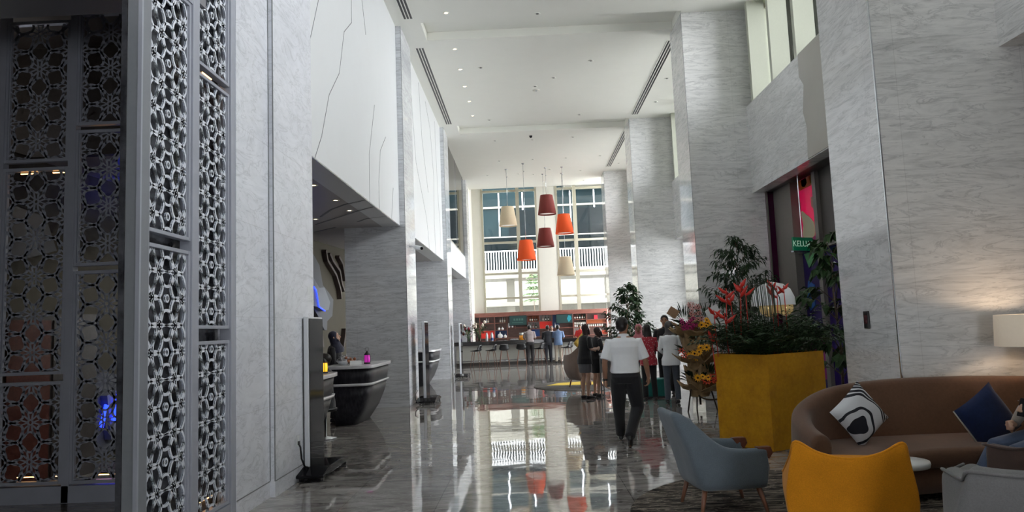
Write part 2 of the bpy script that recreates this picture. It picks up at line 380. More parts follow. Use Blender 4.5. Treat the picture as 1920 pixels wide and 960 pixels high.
# coloured film artwork glazing in bay 1
def film(name, col):
    mt, t, b = nt(name); v = coords(t, 'Object'); f = noise(t, v, .8, 2)
    c = ramp(t, f, [(.35, tuple(x*.75 for x in col)), (.65, col)])
    L(t, c, b.inputs['Base Color']); b.inputs['Roughness'].default_value = .12
    tr = N(t, 'ShaderNodeBsdfTranslucent'); L(t, c, tr.inputs[0]); mx = N(t, 'ShaderNodeMixShader'); mx.inputs[0].default_value = .3
    L(t, b.outputs[0], mx.inputs[1]); L(t, tr.outputs[0], mx.inputs[2]); L(t, mx.outputs[0], t.nodes['Material Output'].inputs[0]); return mt
M['film_mag'] = film('magenta_film', (.10, .012, .06)); M['film_pur'] = film('purple_film', (.035, .018, .10)); M['film_hot'] = film('hot_magenta_film', (.6, .02, .35))
w = MB().box(5.6, 5.62, 13.66, 14.6, 2.95, 4.32).box(5.6, 5.62, 13.66, 14.6, 0, 2.86, 1).build('window_6', [film('art_magenta', (.55, .035, .16)), film('art_purple', (.035, .02, .10))], kind='structure')
for nm, c, poly in (('cream_shape', (.8, .74, .5), [(14.42, 3.7), (14.3, 3.63), (14.1, 3.54), (13.9, 3.4), (13.85, 3.24), (13.9, 3.14), (14.1, 3.09), (14.38, 3.1), (14.5, 3.22), (14.42, 3.4), (14.46, 3.56), (14.52, 3.68)]),
                    ('orange_shape', (.65, .14, .04), [(14.6, 4.12), (13.68, 4.12), (13.68, 4.31), (14.6, 4.31)]), ('yellow_shape', (.7, .62, .08), [(14.35, 4.18), (14.2, 4.14), (14.05, 4.2), (14.1, 4.31), (14.35, 4.31)]),
                    ('yellow_shape', (.7, .62, .08), [(13.9, 4.16), (13.78, 4.13), (13.7, 4.2), (13.72, 4.31), (13.9, 4.31)]), ('peach_shape', (.6, .3, .25), [(13.95, 3.9), (13.75, 3.86), (13.7, 3.7), (13.8, 3.6), (13.95, 3.72)]),
                    ('lime_shape', (.45, .65, .3), [(14.6, 3.1), (14.3, 3.09), (14.2, 2.97), (14.6, 2.97)]), ('pink_shape', (.65, .12, .35), [(14.2, 3.06), (13.9, 3.12), (13.7, 3.2), (13.7, 2.97), (14.15, 2.97)]),
                    ('lime_shape', (.2, .6, .25), [(14.5, 2.84), (14.0, 2.84), (14.05, 2.6), (14.3, 2.55)]), ('blue_shape', (.04, .16, .6), [(14.4, 2.3), (14.1, 2.2), (14.15, 1.8), (14.4, 1.7), (14.5, 2.0)]), ('pink_shape', (.4, .04, .3), [(14.6, 1.5), (13.9, 1.3), (13.7, 1.0), (13.7, .4), (14.6, .4)])):
    MB().prism(poly, lambda u, v, d: (d, u, v), 5.588, 5.6).build(nm, film('art_'+nm, c), w)
MB().box(5.45, 5.75, 14.6, 15.62, 0, 4.32).build('pillar', M['taupe'], w)
MB().box(5.52, 5.68, 13.52, 13.68, 0, 4.32).build('mullion', M['taupe'], w)
MB().box(5.5, 5.7, 12.8, 15.7, 2.86, 2.95).build('transom', M['taupe'], w)
MB().box(5.595, 5.615, 8.65, 13.52, 2.95, 4.32).build('pane', M['darkbrown'], w)
MB().box(5.595, 5.615, 8.65, 12.6, 0, 2.86).build('pane', M['cream_paint'], w)
MB().box(5.595, 5.615, 12.6, 13.52, 0, 2.86).build('pane', M['film_pur'], w)
MB().box(5.53, 5.66, 12.55, 12.63, 0, 2.86).build('mullion', M['taupe'], w)
w = MB().box(5.28, 5.66, 15.6, 15.62, 0, 4.32).build('window_7', M['film_mag'], kind='structure')
MB().box(5.46, 5.5, 15.56, 15.6, 0, 4.0).build('pane', M['film_hot'], w)
MB().box(5.28, 5.31, 15.54, 15.6, 0, 4.32).build('mullion', M['taupe'], w)
for k, (y0, y1) in enumerate(((16.95, 24), (25.25, 32.3))):
    w = MB().box(5.6, 5.62, y0, y1, 0, 4.32).build('window_%d' % (8+k), M['glass'], kind='structure')
    mm = MB()
    for i in range(7): mm.box(5.5, 5.66, y0+i*1.15, y0+.1+i*1.15, 0, 4.32)
    mm.box(5.5, 5.66, y0, y1, 2.86, 2.95); mm.build('mullion', M['frame'], w)

# ------------------------------------------------------------------ far window wall (Y = 36.6)
YF = 36.6
fw = MB(); fw.box(-2.7, -2.15, YF, YF+.35, 0, 9.6).box(.72, 1.68, YF, YF+.35, 0, 9.6).box(4.2, 6.2, YF, YF+.35, 0, 9.6)
fw.box(-2.15, .72, YF, YF+.35, 0, 2.35).box(1.68, 4.2, YF, YF+.35, 0, 2.35).box(-2.15, .72, YF, YF+.35, 9.35, 9.6).box(1.68, 4.2, YF, YF+.35, 9.35, 9.6)
struct(fw, 'wall_back', M['cream_paint'])
M['frost'] = plain('frosted_glass', (.4, .62, .6), .4)
for k, (x0, xm, x1) in enumerate(((-2.15, -.27, .72), (1.68, 2.66, 4.2))):
    w = MB().box(x0, x1, YF+.16, YF+.17, 2.35, 9.35).build('window_%d' % (3+k), M['glass'], kind='structure')
    for x in (x0+.05, xm, x1-.05): MB().box(x-(.09 if x == xm else .05), x+(.09 if x == xm else .05), YF-.02, YF+.2, 2.35, 9.35).build('mullion', M['frame'], w)
    for z in (3.1, 4.35, 5.95, 8.62): MB().box(x0, x1, YF+.02, YF+.18, z-.05, z+.05).build('transom', M['frame'], w)
# unseen front wall; its opening is added and sized to light the foreground
struct(MB().box(5.0, 9, -6.2, -6, 0, ZC).box(-9, -3, -6.2, -6, 0, ZC).box(-3, .6, -6.2, -6, 0, ZC).box(2.4, 5, -6.2, -6, 0, ZC).box(.6, 2.4, -6.2, -6, 2.4, ZC), 'wall_front', M['cream_paint'])

# ceiling slot diffusers
def slot_diffuser(x, y0, y1, label):
    t = thing('slot_diffuser', label, 'air vent', (x, (y0+y1)/2, ZC), group='linear ceiling vents')
    h = (y1-y0)/2
    f = MB(); f.box(-.115, .115, -h, h, -.004, -.001); f.build('backing', M['black'], t)
    for i in range(4): MB().box(-.115+i*.07, -.095+i*.07, -h, h, -.012, -.001).build('blade', M['ceiling'], t)
slot_diffuser(-2.36, 9.0, 15.35, 'linear slot vent in the ceiling, nearest on the left side')
slot_diffuser(-2.36, 17.05, 23.7, 'linear slot vent in the ceiling along the left wall, second from camera')
slot_diffuser(3.85, 17.3, 23.5, 'linear slot vent in the ceiling on the right, longer and nearer one')
slot_diffuser(3.85, 25.3, 31.3, 'linear slot vent in the ceiling on the right, shorter and farther one')

# downlights
M['lamp_on'] = plain('downlight_glow', (1, .75, .45), .5, emis=7, emcol=(1, .78, .5))
M['lamp_off'] = plain('downlight_dark', (.04, .04, .04), .4)
def downlight(on):
    t = thing('downlight', '', 'ceiling light')
    MB().lathe([(.036, -.002), (.058, -.012), (.066, -.012), (.07, 0)], 20).build('ring', M['ceiling'], t)
    MB().lathe([(.001, -.004), (.036, -.004)], 16, cap=False).build('lens', M['lamp_on'] if on else M['lamp_off'], t)
    return t
don, doff = downlight(True), downlight(False)
seen = {}
ons = [(-1.5, 15.14), (-1.51, 17.2), (-1.51, 18.61), (-1.51, 19.98), (-1.49, 21.35), (-1.5, 22.85)]
for i, (x, y) in enumerate(ons):
    lb = 'small glowing downlight in the left ceiling row, %s from the camera' % ['first', 'second', 'third', 'fourth', 'fifth', 'sixth'][i]
    if i == 0: don.location = (x, y, ZC); don['label'] = lb; don['group'] = 'lit ceiling downlights'
    else: dup(don, (x, y, ZC), label=lb, group='lit ceiling downlights')
for i, (x, y) in enumerate([(.5, 15.4), (-.96, 18.56), (1.95, 18.42), (-.99, 23.41), (.5, 20.25), (1.01, 19.6), (1.99, 23.26), (4.26, 20.08), (4.32, 22.24), (-.92, 26.12), (.46, 26.2), (1.95, 26.07), (-.89, 29.4), (.5, 29.37), (1.87, 29.34), (3.27, 29.23), (4.23, 30.77), (-1.53, 32.12), (-.13, 32.06), (.55, 32.32), (1.26, 31.4), (2.66, 31.95), (2.97, 34.15)]):
    bay = 'before the first recess' if y < 16.6 else 'in the bay after the first recess' if y < 24.5 else 'in the bay before the pendants' if y < 30.5 else 'in the last strip near the far windows'
    key = (bay, 'far left' if x < -1.2 else 'left' if x < -.5 else 'middle' if x < 1.2 else 'right' if x < 3 else 'far right'); seen[key] = seen.get(key, 0)+1
    lb = 'unlit downlight %s, %s, %s one' % (key[0], key[1], ['first', 'second', 'third', 'fourth'][seen[key]-1])
    if i == 0: doff.location = (x, y, ZC); doff['label'] = lb; doff['group'] = 'unlit ceiling downlights'
    else: dup(doff, (x, y, ZC), label=lb, group='unlit ceiling downlights')
for n_, (x, y) in zip(('nearest', 'second nearest', 'middle', 'fourth', 'farthest'), [(-3.23, 10.98), (-3.24, 12.31), (-3.27, 13.41), (-4.16, 14.25), (-4.21, 16.21+.95)]):
    dup(don, (x, y, 3.925), label='small glowing downlight in the grey reception soffit, %s from camera' % n_, group='reception soffit downlights')
for (x, y) in [(-3.24, 12.31), (-4.16, 14.25), (-4.6, 10), (-5.2, 8.3)]:
    l = bpy.data.lights.new('downlight_lamp', 'SPOT'); l.energy = 9; l.color = (1, .86, .68); l.spot_size = R(110); l.shadow_soft_size = .06
    o = bpy.data.objects.new('downlight_lamp', l); COL.objects.link(o); o.location = (x, y, 3.88)
# dome detector and sensors
t = thing('smoke_detector', 'dark dome camera on the ceiling behind the second recess', 'ceiling sensor', (.4, 25.6, ZC))
MB().lathe([(.001, -.09), (.04, -.075), (.055, -.03), (.06, 0)], 16).build('dome', M['black_gloss'], t); MB().lathe([(.08, -.012), (.085, 0)], 16).build('base_ring', M['ceiling'], t)
t = thing('ceiling_sensor', 'white round speaker grille in the ceiling middle', 'ceiling sensor', (.54, 20.6, ZC))
MB().lathe([(.001, -.01), (.1, -.01), (.11, 0)], 20).build('grille', M['cream_paint'], t)
MB().lathe([(.001, -.03), (.025, -.03), (.03, -.01)], 12).build('button', M['steel'], t)

# ================================================================== OUTSIDE THE FAR WINDOWS
struct(MB().box(-40, 50, 40, 120, -.3, -.02), 'ground', plain('outside_paving', (.5, .5, .48), .8))
struct(MB().box(9, 40, -20, 40, -.3, -.02), 'ground', plain('outside_paving', (.5, .5, .48), .8))
M['concrete'] = plain('pale_concrete', (.16, .155, .13), .7, var=.04, nscale=2)
M['curtain'] = plain('blue_green_curtain_glass', (.0052, .0125, .0145), .3, var=.25, nscale=.6, spec=.05)
M['curtain_dark'] = plain('dark_storey_glass', (.0025, .005, .006), .3, var=.3, nscale=.5, spec=.04)
t = thing('office_building', 'blue green glass office block with slanting white roofline seen through far windows', 'building', (0, 60, 0))
MB().prism([(-9, 0), (16, 0), (16, 13.0), (7.5, 13.2), (-1.5, 17.0), (-9, 17.0)], lambda u, w, d: (u, d, w), 0, 12).build('glass_volume', M['curtain'], t)
b = MB()
for x in range(-8, 17, 2): b.box(x-.05, x+.05, -.08, 0, 8.5, 12.9)
b.build('mullion_grid', M['steel'], t)
MB().box(-9, 16, -.25, 0, 8.9, 9.2).box(-9, 16, -.2, 0, 11.6, 11.75).build('spandrel', M['concrete'], t)
MB().box(-9, 20, -1.5, 0, 0, 6.6).build('podium', M['concrete'], t)
MB().prism([(2.2, 14.2), (14, 15.6), (14, 16.4), (2.2, 15.6)], lambda u, w, d: (u, d, w), -1.5, 3).prism([(3.5, 13.0), (14, 13.6), (14, 14.1), (3.5, 13.9)], lambda u, w, d: (u, d, w), -1.7, 2).build('roof_slab', M['concrete'], t)
MB().box(-1.2, 1.0, -.1, .3, 9.2, 11.4).box(4.2, 9.0, -.1, .3, 8.9, 11.4).build('window', M['curtain_dark'], t)
t = thing('terrace', 'white raised terrace slab with slatted railing outside the far windows', 'terrace', (0, 43, 0))
MB().box(-8, 12, 0, 3.2, 4.55, 5.0).box(-8, 12, .3, 3, 2.9, 3.15).build('slab', M['concrete'], t)
MB().box(-8, 12, 2.8, 3.2, 0, 2.9).build('wall', M['concrete'], t)
for x in (-6, -1.2, 4.9, 9.5): MB().box(x, x+.5, 1.6, 2.1, 0, 4.55).build('column', M['concrete'], t)
r = MB().box(-8, 12, -.02, .04, 6.15, 6.22).box(-8, 12, -.02, .04, 5.0, 5.06).build('railing', M['white'], t)
b = MB()
for i in range(0, 110): b.box(-7+i*.16, -6.945+i*.16, 0, .03, 5.05, 6.16)
b.build('balusters', M['white'], r, kind='stuff')
MB().box(-8, 12, 3.2, 3.4, 5.0, 7.4).build('parapet', M['curtain_dark'], t)

def leaf_mesh(mb, pts, size, rnd, mi=0, droop=.3, aspect=.42):
    for (p, dr) in pts:
        d = Vector(dr).normalized() if Vector(dr).length > 0 else Vector((1, 0, 0))
        a = d.cross(Vector((rnd.uniform(-.4, .4), rnd.uniform(-.4, .4), 1))).normalized()
        l = size*rnd.uniform(.7, 1.25); w = l*aspect
        p = Vector(p); q = p+d*l*.5-Vector((0, 0, droop*l*.15)); e = p+d*l-Vector((0, 0, droop*l*.6))
        up = a.cross(d)*w*.22
        mb.add([p, q+a*w*.5+up, q-a*w*.5+up, e, q], [(0, 4, 1), (0, 2, 4), (4, 3, 1), (4, 2, 3)], mi)
def leafmat(name, a, b_, rough=.45):
    mt, t, bs = nt(name); g = N(t, 'ShaderNodeNewGeometry'); v = coords(t)
    f = noise(t, v, 9, 3); L(t, ramp(t, f, [(.3, a), (.7, b_)]), bs.inputs['Base Color']); bs.inputs['Roughness'].default_value = rough
    bs.inputs['Specular IOR Level'].default_value = .3; return mt
M['leaf'] = leafmat('deep_green_leaf', (.012, .035, .012), (.04, .09, .025))
M['leaf_dark'] = leafmat('dark_green_leaf', (.008, .022, .008), (.022, .052, .016))
M['leaf_lite'] = leafmat('light_green_leaf', (.05, .12, .04), (.12, .22, .08))
M['bark'] = plain('bark', (.12, .09, .06), .8, var=.3, nscale=20)
def tiered_tree(name, label, loc, h, rad, z0, tiers, leafsize, mat, seed, pot=True, pot_mat=None, cat='potted tree', trunk=.03, nl=26, droopy=.35):
    rnd = random.Random(seed); t = thing(name, label, cat, loc)
    tr = MB(); tr.tube([(0, 0, .3 if pot else 0), (.03, .02, h*.4), (-.02, .01, h*.75), (0, 0, h*.97)], [trunk, trunk*.8, trunk*.55, trunk*.25], 8)
    lf = []
    for i in range(tiers):
        f = i/(tiers-1); z = z0+(h-z0)*f; z += rnd.uniform(-.05, .05); rr = rad*(1-.62*f**1.6)*rnd.uniform(.7, 1.15); nb = 7 if f < .7 else 5
        a0 = rnd.uniform(0, 6.28)
        for k in range(nb):
            a = a0+k*2*math.pi/nb+rnd.uniform(-.25, .25); dx, dy = math.cos(a), math.sin(a); ln = rr*rnd.uniform(.75, 1.1)
            pts = [(dx*ln*s, dy*ln*s, z+ln*(.42*s-.5*s*s)) for s in (0, .35, .7, 1)]
            tr.tube(pts, [trunk*.3, trunk*.22, trunk*.16, trunk*.06], 5)
            for j in range(nl):
                s = .2+.85*j/nl; side = 1 if j % 2 else -1; wd = .28*rad*(1-abs(s-.55))*rnd.random()*side
                p = (dx*ln*s-dy*wd, dy*ln*s+dx*wd, z+ln*(.42*s-.5*s*s)-abs(wd)*.25); ang = a+side*rnd.uniform(.3, 1.3)
                lf.append((p, (math.cos(ang), math.sin(ang), rnd.uniform(-.25, .3))))
    tr.build('trunk', M['bark'], t)
    fb = MB(); leaf_mesh(fb, lf, leafsize, rnd, droop=droopy); fb.build('foliage', mat, t)
    if pot:
        MB().lathe([(.14, 0), (.2, .02), (.24, .38), (.25, .42), (.21, .42), (.2, .36), (.001, .36)], 24, cap=False).build('pot', pot_mat or M['black'], t)
    return t
tiered_tree('garden_tree', 'small green tree outside the left far window on the terrace', (.45, 42.1, -.02), 4.7, .6, 3.2, 9, .18, M['leaf_lite'], 3, pot=False, cat='tree', nl=12)
def bushy_tree(name, label, loc, h, rad, z0, n, leafsize, mat, seed, aspect=.45, droop=.5, trunk=.025, flat=.6, per=30, pot_mat=None):
    rnd = random.Random(seed); t = thing(name, label, 'potted tree', loc)
    tr = MB(); tr.tube([(0, 0, .3), (.03, .02, h*.4), (-.02, .01, h*.7), (0, 0, h*.9)], [trunk, trunk*.8, trunk*.55, trunk*.25], 8); lf = []
    for i in range(n):
        f = (i+.5)/n; z = z0+(h-z0)*f; prof = math.sin(math.pi*min(.97, .18+f*.8))**.7; a = i*2.4+rnd.uniform(-.4, .4); rr = rad*prof*rnd.uniform(.65, 1.1)
        e = Vector((rr*math.cos(a), rr*math.sin(a), z+rnd.uniform(-.02, .12))); s0 = Vector((0, 0, max(.4, z-rr*.6))); md = s0.lerp(e, .55)+Vector((0, 0, .08))
        tr.tube([s0, md, e], [trunk*.4, trunk*.25, trunk*.1], 5)
        for j in range(per):
            s = rnd.uniform(.35, 1.08); p = (s0.lerp(md, s/.55) if s < .55 else md.lerp(e, (s-.55)/.45))+Vector((rnd.uniform(-.1, .1), rnd.uniform(-.1, .1), rnd.uniform(-.07, .07)))*rad*1.2
            ang = a+rnd.uniform(-1.5, 1.5); lf.append((p, (math.cos(ang), math.sin(ang), rnd.uniform(-.7, .45))))
    tr.build('trunk', M['bark'], t); fb = MB(); leaf_mesh(fb, lf, leafsize, rnd, droop=droop, aspect=aspect); fb.build('foliage', mat, t)
    MB().lathe([(.14, 0), (.2, .02), (.24, .38), (.25, .42), (.21, .42), (.2, .36), (.001, .36)], 24, cap=False).build('pot', pot_mat or M['black'], t)
    return t
bushy_tree('potted_tree', 'leafy potted fig tree against the second right column, behind the walking man', (3.15, 22.6, 0), 2.72, .66, .8, 46, .18, M['leaf_dark'], 5, per=30)
bushy_tree('potted_tree', 'tall dark layered tree rising behind the flower stand and gold planter', (4.25, 14.5, 0), 3.15, .72, 1.2, 34, .15, M['leaf_dark'], 11, per=46, aspect=.28, droop=1.0)
bushy_tree('potted_tree', 'leafy tree in a black pot between gold planter and nearest right column', (4.72, 11.15, 0), 2.8, .5, .8, 24, .21, M['leaf'], 17, per=15, aspect=.5, droop=.9)

# ================================================================== LATTICE SCREENS (near left)
def lattice(w, h, th=.014, phase=0.0, style='A'):
    """kagome of touching rings with small stars at the nodes; returns MB in (u, depth, v)"""
    mb = MB(); s = .40; a = s*math.sqrt(3)/2
    def inside(u, v): return -.012 < u < w+.012 and -.012 < v < h+.012
    def ribbon(pts, wd, closed=False):
        n = len(pts); rng = range(n if closed else n-1)
        nor = []
        for i in range(n):
            p0 = pts[(i-1) % n] if closed or i > 0 else pts[i]; p1 = pts[(i+1) % n] if closed or i < n-1 else pts[i]
            dx, dy = p1[0]-p0[0], p1[1]-p0[1]; l = math.hypot(dx, dy) or 1; nor.append((-dy/l*wd/2, dx/l*wd/2))
        for i in rng:
            j = (i+1) % n; mu, mv = (pts[i][0]+pts[j][0])/2, (pts[i][1]+pts[j][1])/2
            if not inside(mu, mv): continue
            q = [(pts[i][0]-nor[i][0], pts[i][1]-nor[i][1]), (pts[i][0]+nor[i][0], pts[i][1]+nor[i][1]), (pts[j][0]+nor[j][0], pts[j][1]+nor[j][1]), (pts[j][0]-nor[j][0], pts[j][1]-nor[j][1])]
            v = [(u, 0, z) for u, z in q]+[(u, th, z) for u, z in q]
            mb.add(v, [(0, 3, 2, 1), (4, 5, 6, 7), (0, 1, 5, 4), (2, 3, 7, 6)])
    def hexring(cx, cz, r, wd, ang):
        pts = []
        for k in range(24):
            t = 2*math.pi*k/24; rr = r*(1+.05*math.cos(6*(t-ang)))
            pts.append((cx+math.cos(t)*rr, cz+math.sin(t)*rr))
        ribbon(pts, wd, True)
    nodes = []
    for i in range(-2, int(w/a)+3):
        for j in range(-2, int(h/s)+3):
            nodes.append((w/2+i*a, phase+(j+.5*(i % 2))*s))
    for (x, z) in nodes:
        if not (-.5 < x < w+.5 and -.5 < z < h+.5): continue
        for k in range(3):
            an = R(90+60*k)
            if style == 'A': hexring(x+math.cos(an)*s/2, z+math.sin(an)*s/2, .099, .019, an)
            else:
                cx, cz = x+math.cos(an)*s/2, z+math.sin(an)*s/2; ribbon([(cx+.112*math.cos(2*math.pi*q/28), cz+.112*math.sin(2*math.pi*q/28)) for q in range(28)], .021, True)
        if style == 'B': ribbon([(x+.2*math.cos(2*math.pi*q/40), z+.2*math.sin(2*math.pi*q/40)) for q in range(40)], .013, True)
        pts = [(x+.026*math.cos(2*math.pi*k/12), z+.026*math.sin(2*math.pi*k/12)) for k in range(12)]; ribbon(pts, .014, True)
        for k in range(6 if style == 'A' else 0):
            an = R(60*k); ca, sa = math.cos(an), math.sin(an)
            for sg in (1, -1):
                pts = []
                for q in range(7):
                    f = q/6; rr = .03+f*.19; off = sg*math.sin(math.pi*f)*(.027 if style == 'A' else .02)
                    pts.append((x+ca*rr-sa*off, z+sa*rr+ca*off))
                ribbon(pts, .011 if style == 'A' else .009)
    return mb
def place(mb, fn):
    mb.v = [fn(*p) for p in mb.v]; return mb
M['screen_daylit'] = plain('lattice_lacquer_daylit', (.74, .78, .86), .35, var=.04, nscale=8)  # same lacquer as the back screen, with daylight painted into the colour
def panel_part(t, w, h, fn, phase, style='A'):
    place(lattice(w, h, phase=phase, style=style), fn).build('lattice_panel', M['screenmetal'] if style == 'A' else M['screen_daylit'], t)
def frame_rect(t, w, h, fn, b=.035, d0=-.02, d1=.045):
    mb = MB(); mb.box(-b, 0, d0, d1, -b, h+b).box(w, w+b, d0, d1, -b, h+b).box(0, w, d0, d1, -b, 0).box(0, w, d0, d1, h, h+b)
    # slim inner bead
    mb.box(0, .012, -.005, .03, 0, h).box(w-.012, w, -.005, .03, 0, h)
    place(mb, fn).build('panel_frame', M['screenmetal'], t, bevel=.004)

# back screen, facing the camera (plane Y = 7.5)
YA = 7.5
t = thing('lattice_screen', 'dark grey flower lattice room divider facing camera at far left', 'screen', (-4.3, YA, 0))
def fa(u0, z0): return lambda u, d, v: (u0+u+4.3, d, z0+v)
cols = [(-6.26, [(.22, 1.06), (1.34, 2.16), (3.6, 1.5)]), (-5.51, [(.22, .98), (1.34, 2.13), (3.6, 1.5)]), (-4.73, [(.22, 2.12), (2.46, 1.40), (3.98, 1.2)])]
for (x0, ps) in cols:
    wdt = .64
    for (z0, hh) in ps:
        panel_part(t, wdt, hh, fa(x0, z0), .2); frame_rect(t, wdt, hh, fa(x0, z0))
for x in (-6.33, -5.575, -4.795, -4.04):
    MB().box(x-.04+4.3, x+.04+4.3, -.03, .06, 0, 5.29).build('post', M['screenmetal'], t, bevel=.004)
MB().box(-2.0, .28, -.03, .06, .0, .17).build('bottom_rail', M['screenmetal'], t)

# side screen along the left edge of the hall (plane X = -2.68), two tall bays
XB = -2.69
t = thing('lattice_screen', 'grey flower lattice screen beside the white marble wall, daylight painted into its colour', 'screen', (XB, 5.0, 0))
def fb(y0, z0): return lambda u, d, v: (-d, y0-5.0+u, z0+v)
for y0, wdt, ps in ((5.06, .60, [(.2, 2.08), (2.42, 1.92)]), (5.84, .58, [(.2, 1.36), (1.72, 2.1), (3.95, 1.6)])):
    for z0, hh in ps:
        panel_part(t, wdt, hh, fb(y0, z0), .12, 'B'); frame_rect(t, wdt, hh, fb(y0, z0), b=.03)
for y0, y1 in ((4.985, 5.03), (5.69, 5.81), (6.45, 6.56)):
    MB().box(-.07, .035, y0-5, y1-5, 0, 5.6).build('post', M['screenmetal'], t, bevel=.005)
MB().box(-.05, .03, .03, .72, 4.37, 4.44).build('head_rail', M['screenmetal'], t)
MB().box(-.05, .03, 0, 1.5, 0, .165).build('bottom_rail', M['screenmetal'], t)
# square end post of the portal facing the camera
M['postgrey'] = plain('portal_post_lacquer', (.22, .235, .26), .3, var=.03)
t = thing('portal_post', 'square grey metal post at the near end of the light lattice screen', 'post', (-2.72, 4.93, 0))
MB().box(-.03, .07, -.05, .085, 0, 4.43).build('casing', M['postgrey'], t, bevel=.006)
MB().box(.05, .078, -.055, -.035, 0, 4.43).build('edge_strip', M['screenmetal'], t)
# polished stone panel behind the side screen, blurred lattice reflections mottled into its colour
M['mirrorstone'] = plain('polished_grey_lining', (.075, .078, .09), .2, var=.7, nscale=5)
struct(MB().box(-2.86, -2.82, 5.0, 6.54, 0, 5.9), 'wall_behind_screen', M['mirrorstone'])
# warm strip lamps behind the lattices
def strip(p0, p1, label):
    t = thing('strip_light', label, 'strip light', p0)
    d = Vector(p1)-Vector(p0)
    MB().tube([(0, 0, 0), d], .008, 6).build('diffuser', plain('warm_strip', (1, .55, .2), .5, emis=6, emcol=(1, .5, .18)), t)
    MB().tube([(0, .0, .012), d+Vector((0, .0, .012))], .012, 6).build('channel', M['bronze'], t)
strip((-2.81, 5.95, 3.98), (-2.81, 6.1, 3.98), 'orange strip lamp high behind the light screen, under its second rail')
strip((-2.81, 6.2, 3.98), (-2.81, 6.38, 3.98), 'orange strip lamp high behind the light screen, nearer the marble wall')
strip((-2.81, 6.15, .25), (-2.81, 6.4, .25), 'orange strip lamp near the floor behind the light screen')
for i, (x, z) in enumerate(((-5.4, 3.46), (-5.05, 3.46), (-4.6, 3.9), (-4.25, 3.9), (-5.35, .26), (-4.95, .26), (-4.5, .26), (-4.15, .26))):
    strip((x, YA+.06, z), (x+.2, YA+.06, z), ['orange strip lamp behind the dark screen, upper left panel left end', 'orange strip lamp behind the dark screen, upper left panel middle', 'orange strip lamp behind the dark screen, upper right panel left end', 'orange strip lamp behind the dark screen, beside the grey post up high', 'orange strip lamp behind the dark screen by the floor, first from left', 'orange strip lamp behind the dark screen by the floor, second from left', 'orange strip lamp behind the dark screen by the floor, third from left', 'orange strip lamp behind the dark screen by the floor, beside the grey post'][i])

# ------------------------------------------------------------------ relief panels on the reception wall
def relief(name, poly, d0, d1, mat, label, parent=None):
    mb = MB(); mb.prism(poly, rw, d0, d1); o = mb.build(name, mat)
    if label: tag(o, label, 'wall panel')
    return o
# reception bay behind the desk (u ~ 8..13 along the wall)
def uof(Y): return (Y-A.y)/((B-A).normalized().y)
relief('wall_relief', [(9.0, 3.75), (9.56, 3.55), (9.95, 3.3), (10.16, 2.82), (10.53, 2.66), (10.84, 2.49), (10.75, 2.08), (10.41, 1.94), (10.38, 1.72), (10.21, 1.73), (9.99, 1.95), (9.52, 2.27), (8.9, 2.4)], .02, .18, M['relief_grey'], 'grey angular wall relief panel above the receptionist')
relief('wall_relief', [(8.9, 3.1), (9.3, 2.94), (9.64, 2.72), (9.95, 2.75), (10.31, 2.4), (10.21, 2.22), (9.93, 2.18), (9.53, 2.27), (8.9, 2.3)], .18, .3, M['relief_pale'], 'pale grey raised relief shape edged by blue light')
def ledline(pts, label, d=.31, w=.018):
    mb = MB()
    for (u0, z0), (u1, z1) in zip(pts[:-1], pts[1:]):
        l = math.hypot(u1-u0, z1-z0); nu, nz = -(z1-z0)/l*w/2, (u1-u0)/l*w/2
        mb.prism([(u0-nu, z0-nz), (u1-nu, z1-nz), (u1+nu, z1+nz), (u0+nu, z0+nz)], rw, d, d+.02)
    tag(mb.build('light_strip', M['led_blue']), label, 'light strip')
ledline([(9.26, 2.73), (9.39, 2.65), (9.54, 2.27), (9.91, 2.18)], 'bent blue light strip on the wall relief above the receptionist')
for pts, lb in (([(10.55, 3.72), (10.59, 3.69), (10.67, 3.48), (11.26, 3.15), (11.56, 2.78), (11.62, 2.54)], 'first dark wavy wall slat from the left, above the reception desk'),
                ([(10.83, 3.67), (11.02, 3.51), (11.53, 3.28), (11.67, 2.94), (11.86, 2.76)], 'middle dark wavy wall slat above the reception desk'),
                ([(11.47, 3.66), (11.75, 3.49), (11.93, 3.04)], 'short dark wall slat beside the grey marble pier'),
                ([(11.9, 1.75), (11.86, 1.6), (11.71, 1.26), (11.38, 1.01)], 'dark curved wall slat low behind the magenta lantern'),
                ([(10.2, 1.75), (10.23, 1.62), (10.31, 1.31)], 'dark wall slat low behind the receptionist')):
    mb = MB()
    for (u0, z0), (u1, z1) in zip(pts[:-1], pts[1:]):
        l = math.hypot(u1-u0, z1-z0); w = .035; nu, nz = -(z1-z0)/l*w, (u1-u0)/l*w
        mb.prism([(u0-nu, z0-nz), (u1-nu, z1-nz), (u1+nu, z1+nz), (u0+nu, z0+nz)], rw, .0, .12)
    tag(mb.build('wall_slat', M['relief_dark']), lb, 'wall slat')
# reliefs seen through the dark lattice
relief('wall_relief', [(2.1, 1.25), (3.2, 1.1), (3.6, .2), (2.1, .1)], .02, .12, M['relief_grey'], 'grey relief panel low on the wall behind the dark lattice screen')
relief('wall_relief', [(2.35, .9), (2.7, 1.0), (3.1, .85), (3.2, .3), (2.45, .3)], .12, .22, M['relief_pale'], 'pale relief shape low behind the dark lattice screen')
relief('wall_relief', [(.6, 3.3), (1.3, 3.2), (1.5, 2.8), (.9, 2.62), (.5, 2.7)], .02, .12, M['relief_grey'], 'grey relief panel high behind the left bay of the dark lattice screen')
ledline([(1.75, 1.08), (1.87, 1.16), (2.02, 1.28)], 'slanted blue light strip seen through the dark lattice, upper of the low three', .24, .06)
ledline([(2.2, .5), (2.3, .78)], 'blue light strip seen through the dark lattice, lower left of the low three', .24, .07)
ledline([(2.45, .55), (2.52, .9)], 'blue light strip seen through the dark lattice, beside the grey post', .24, .08)
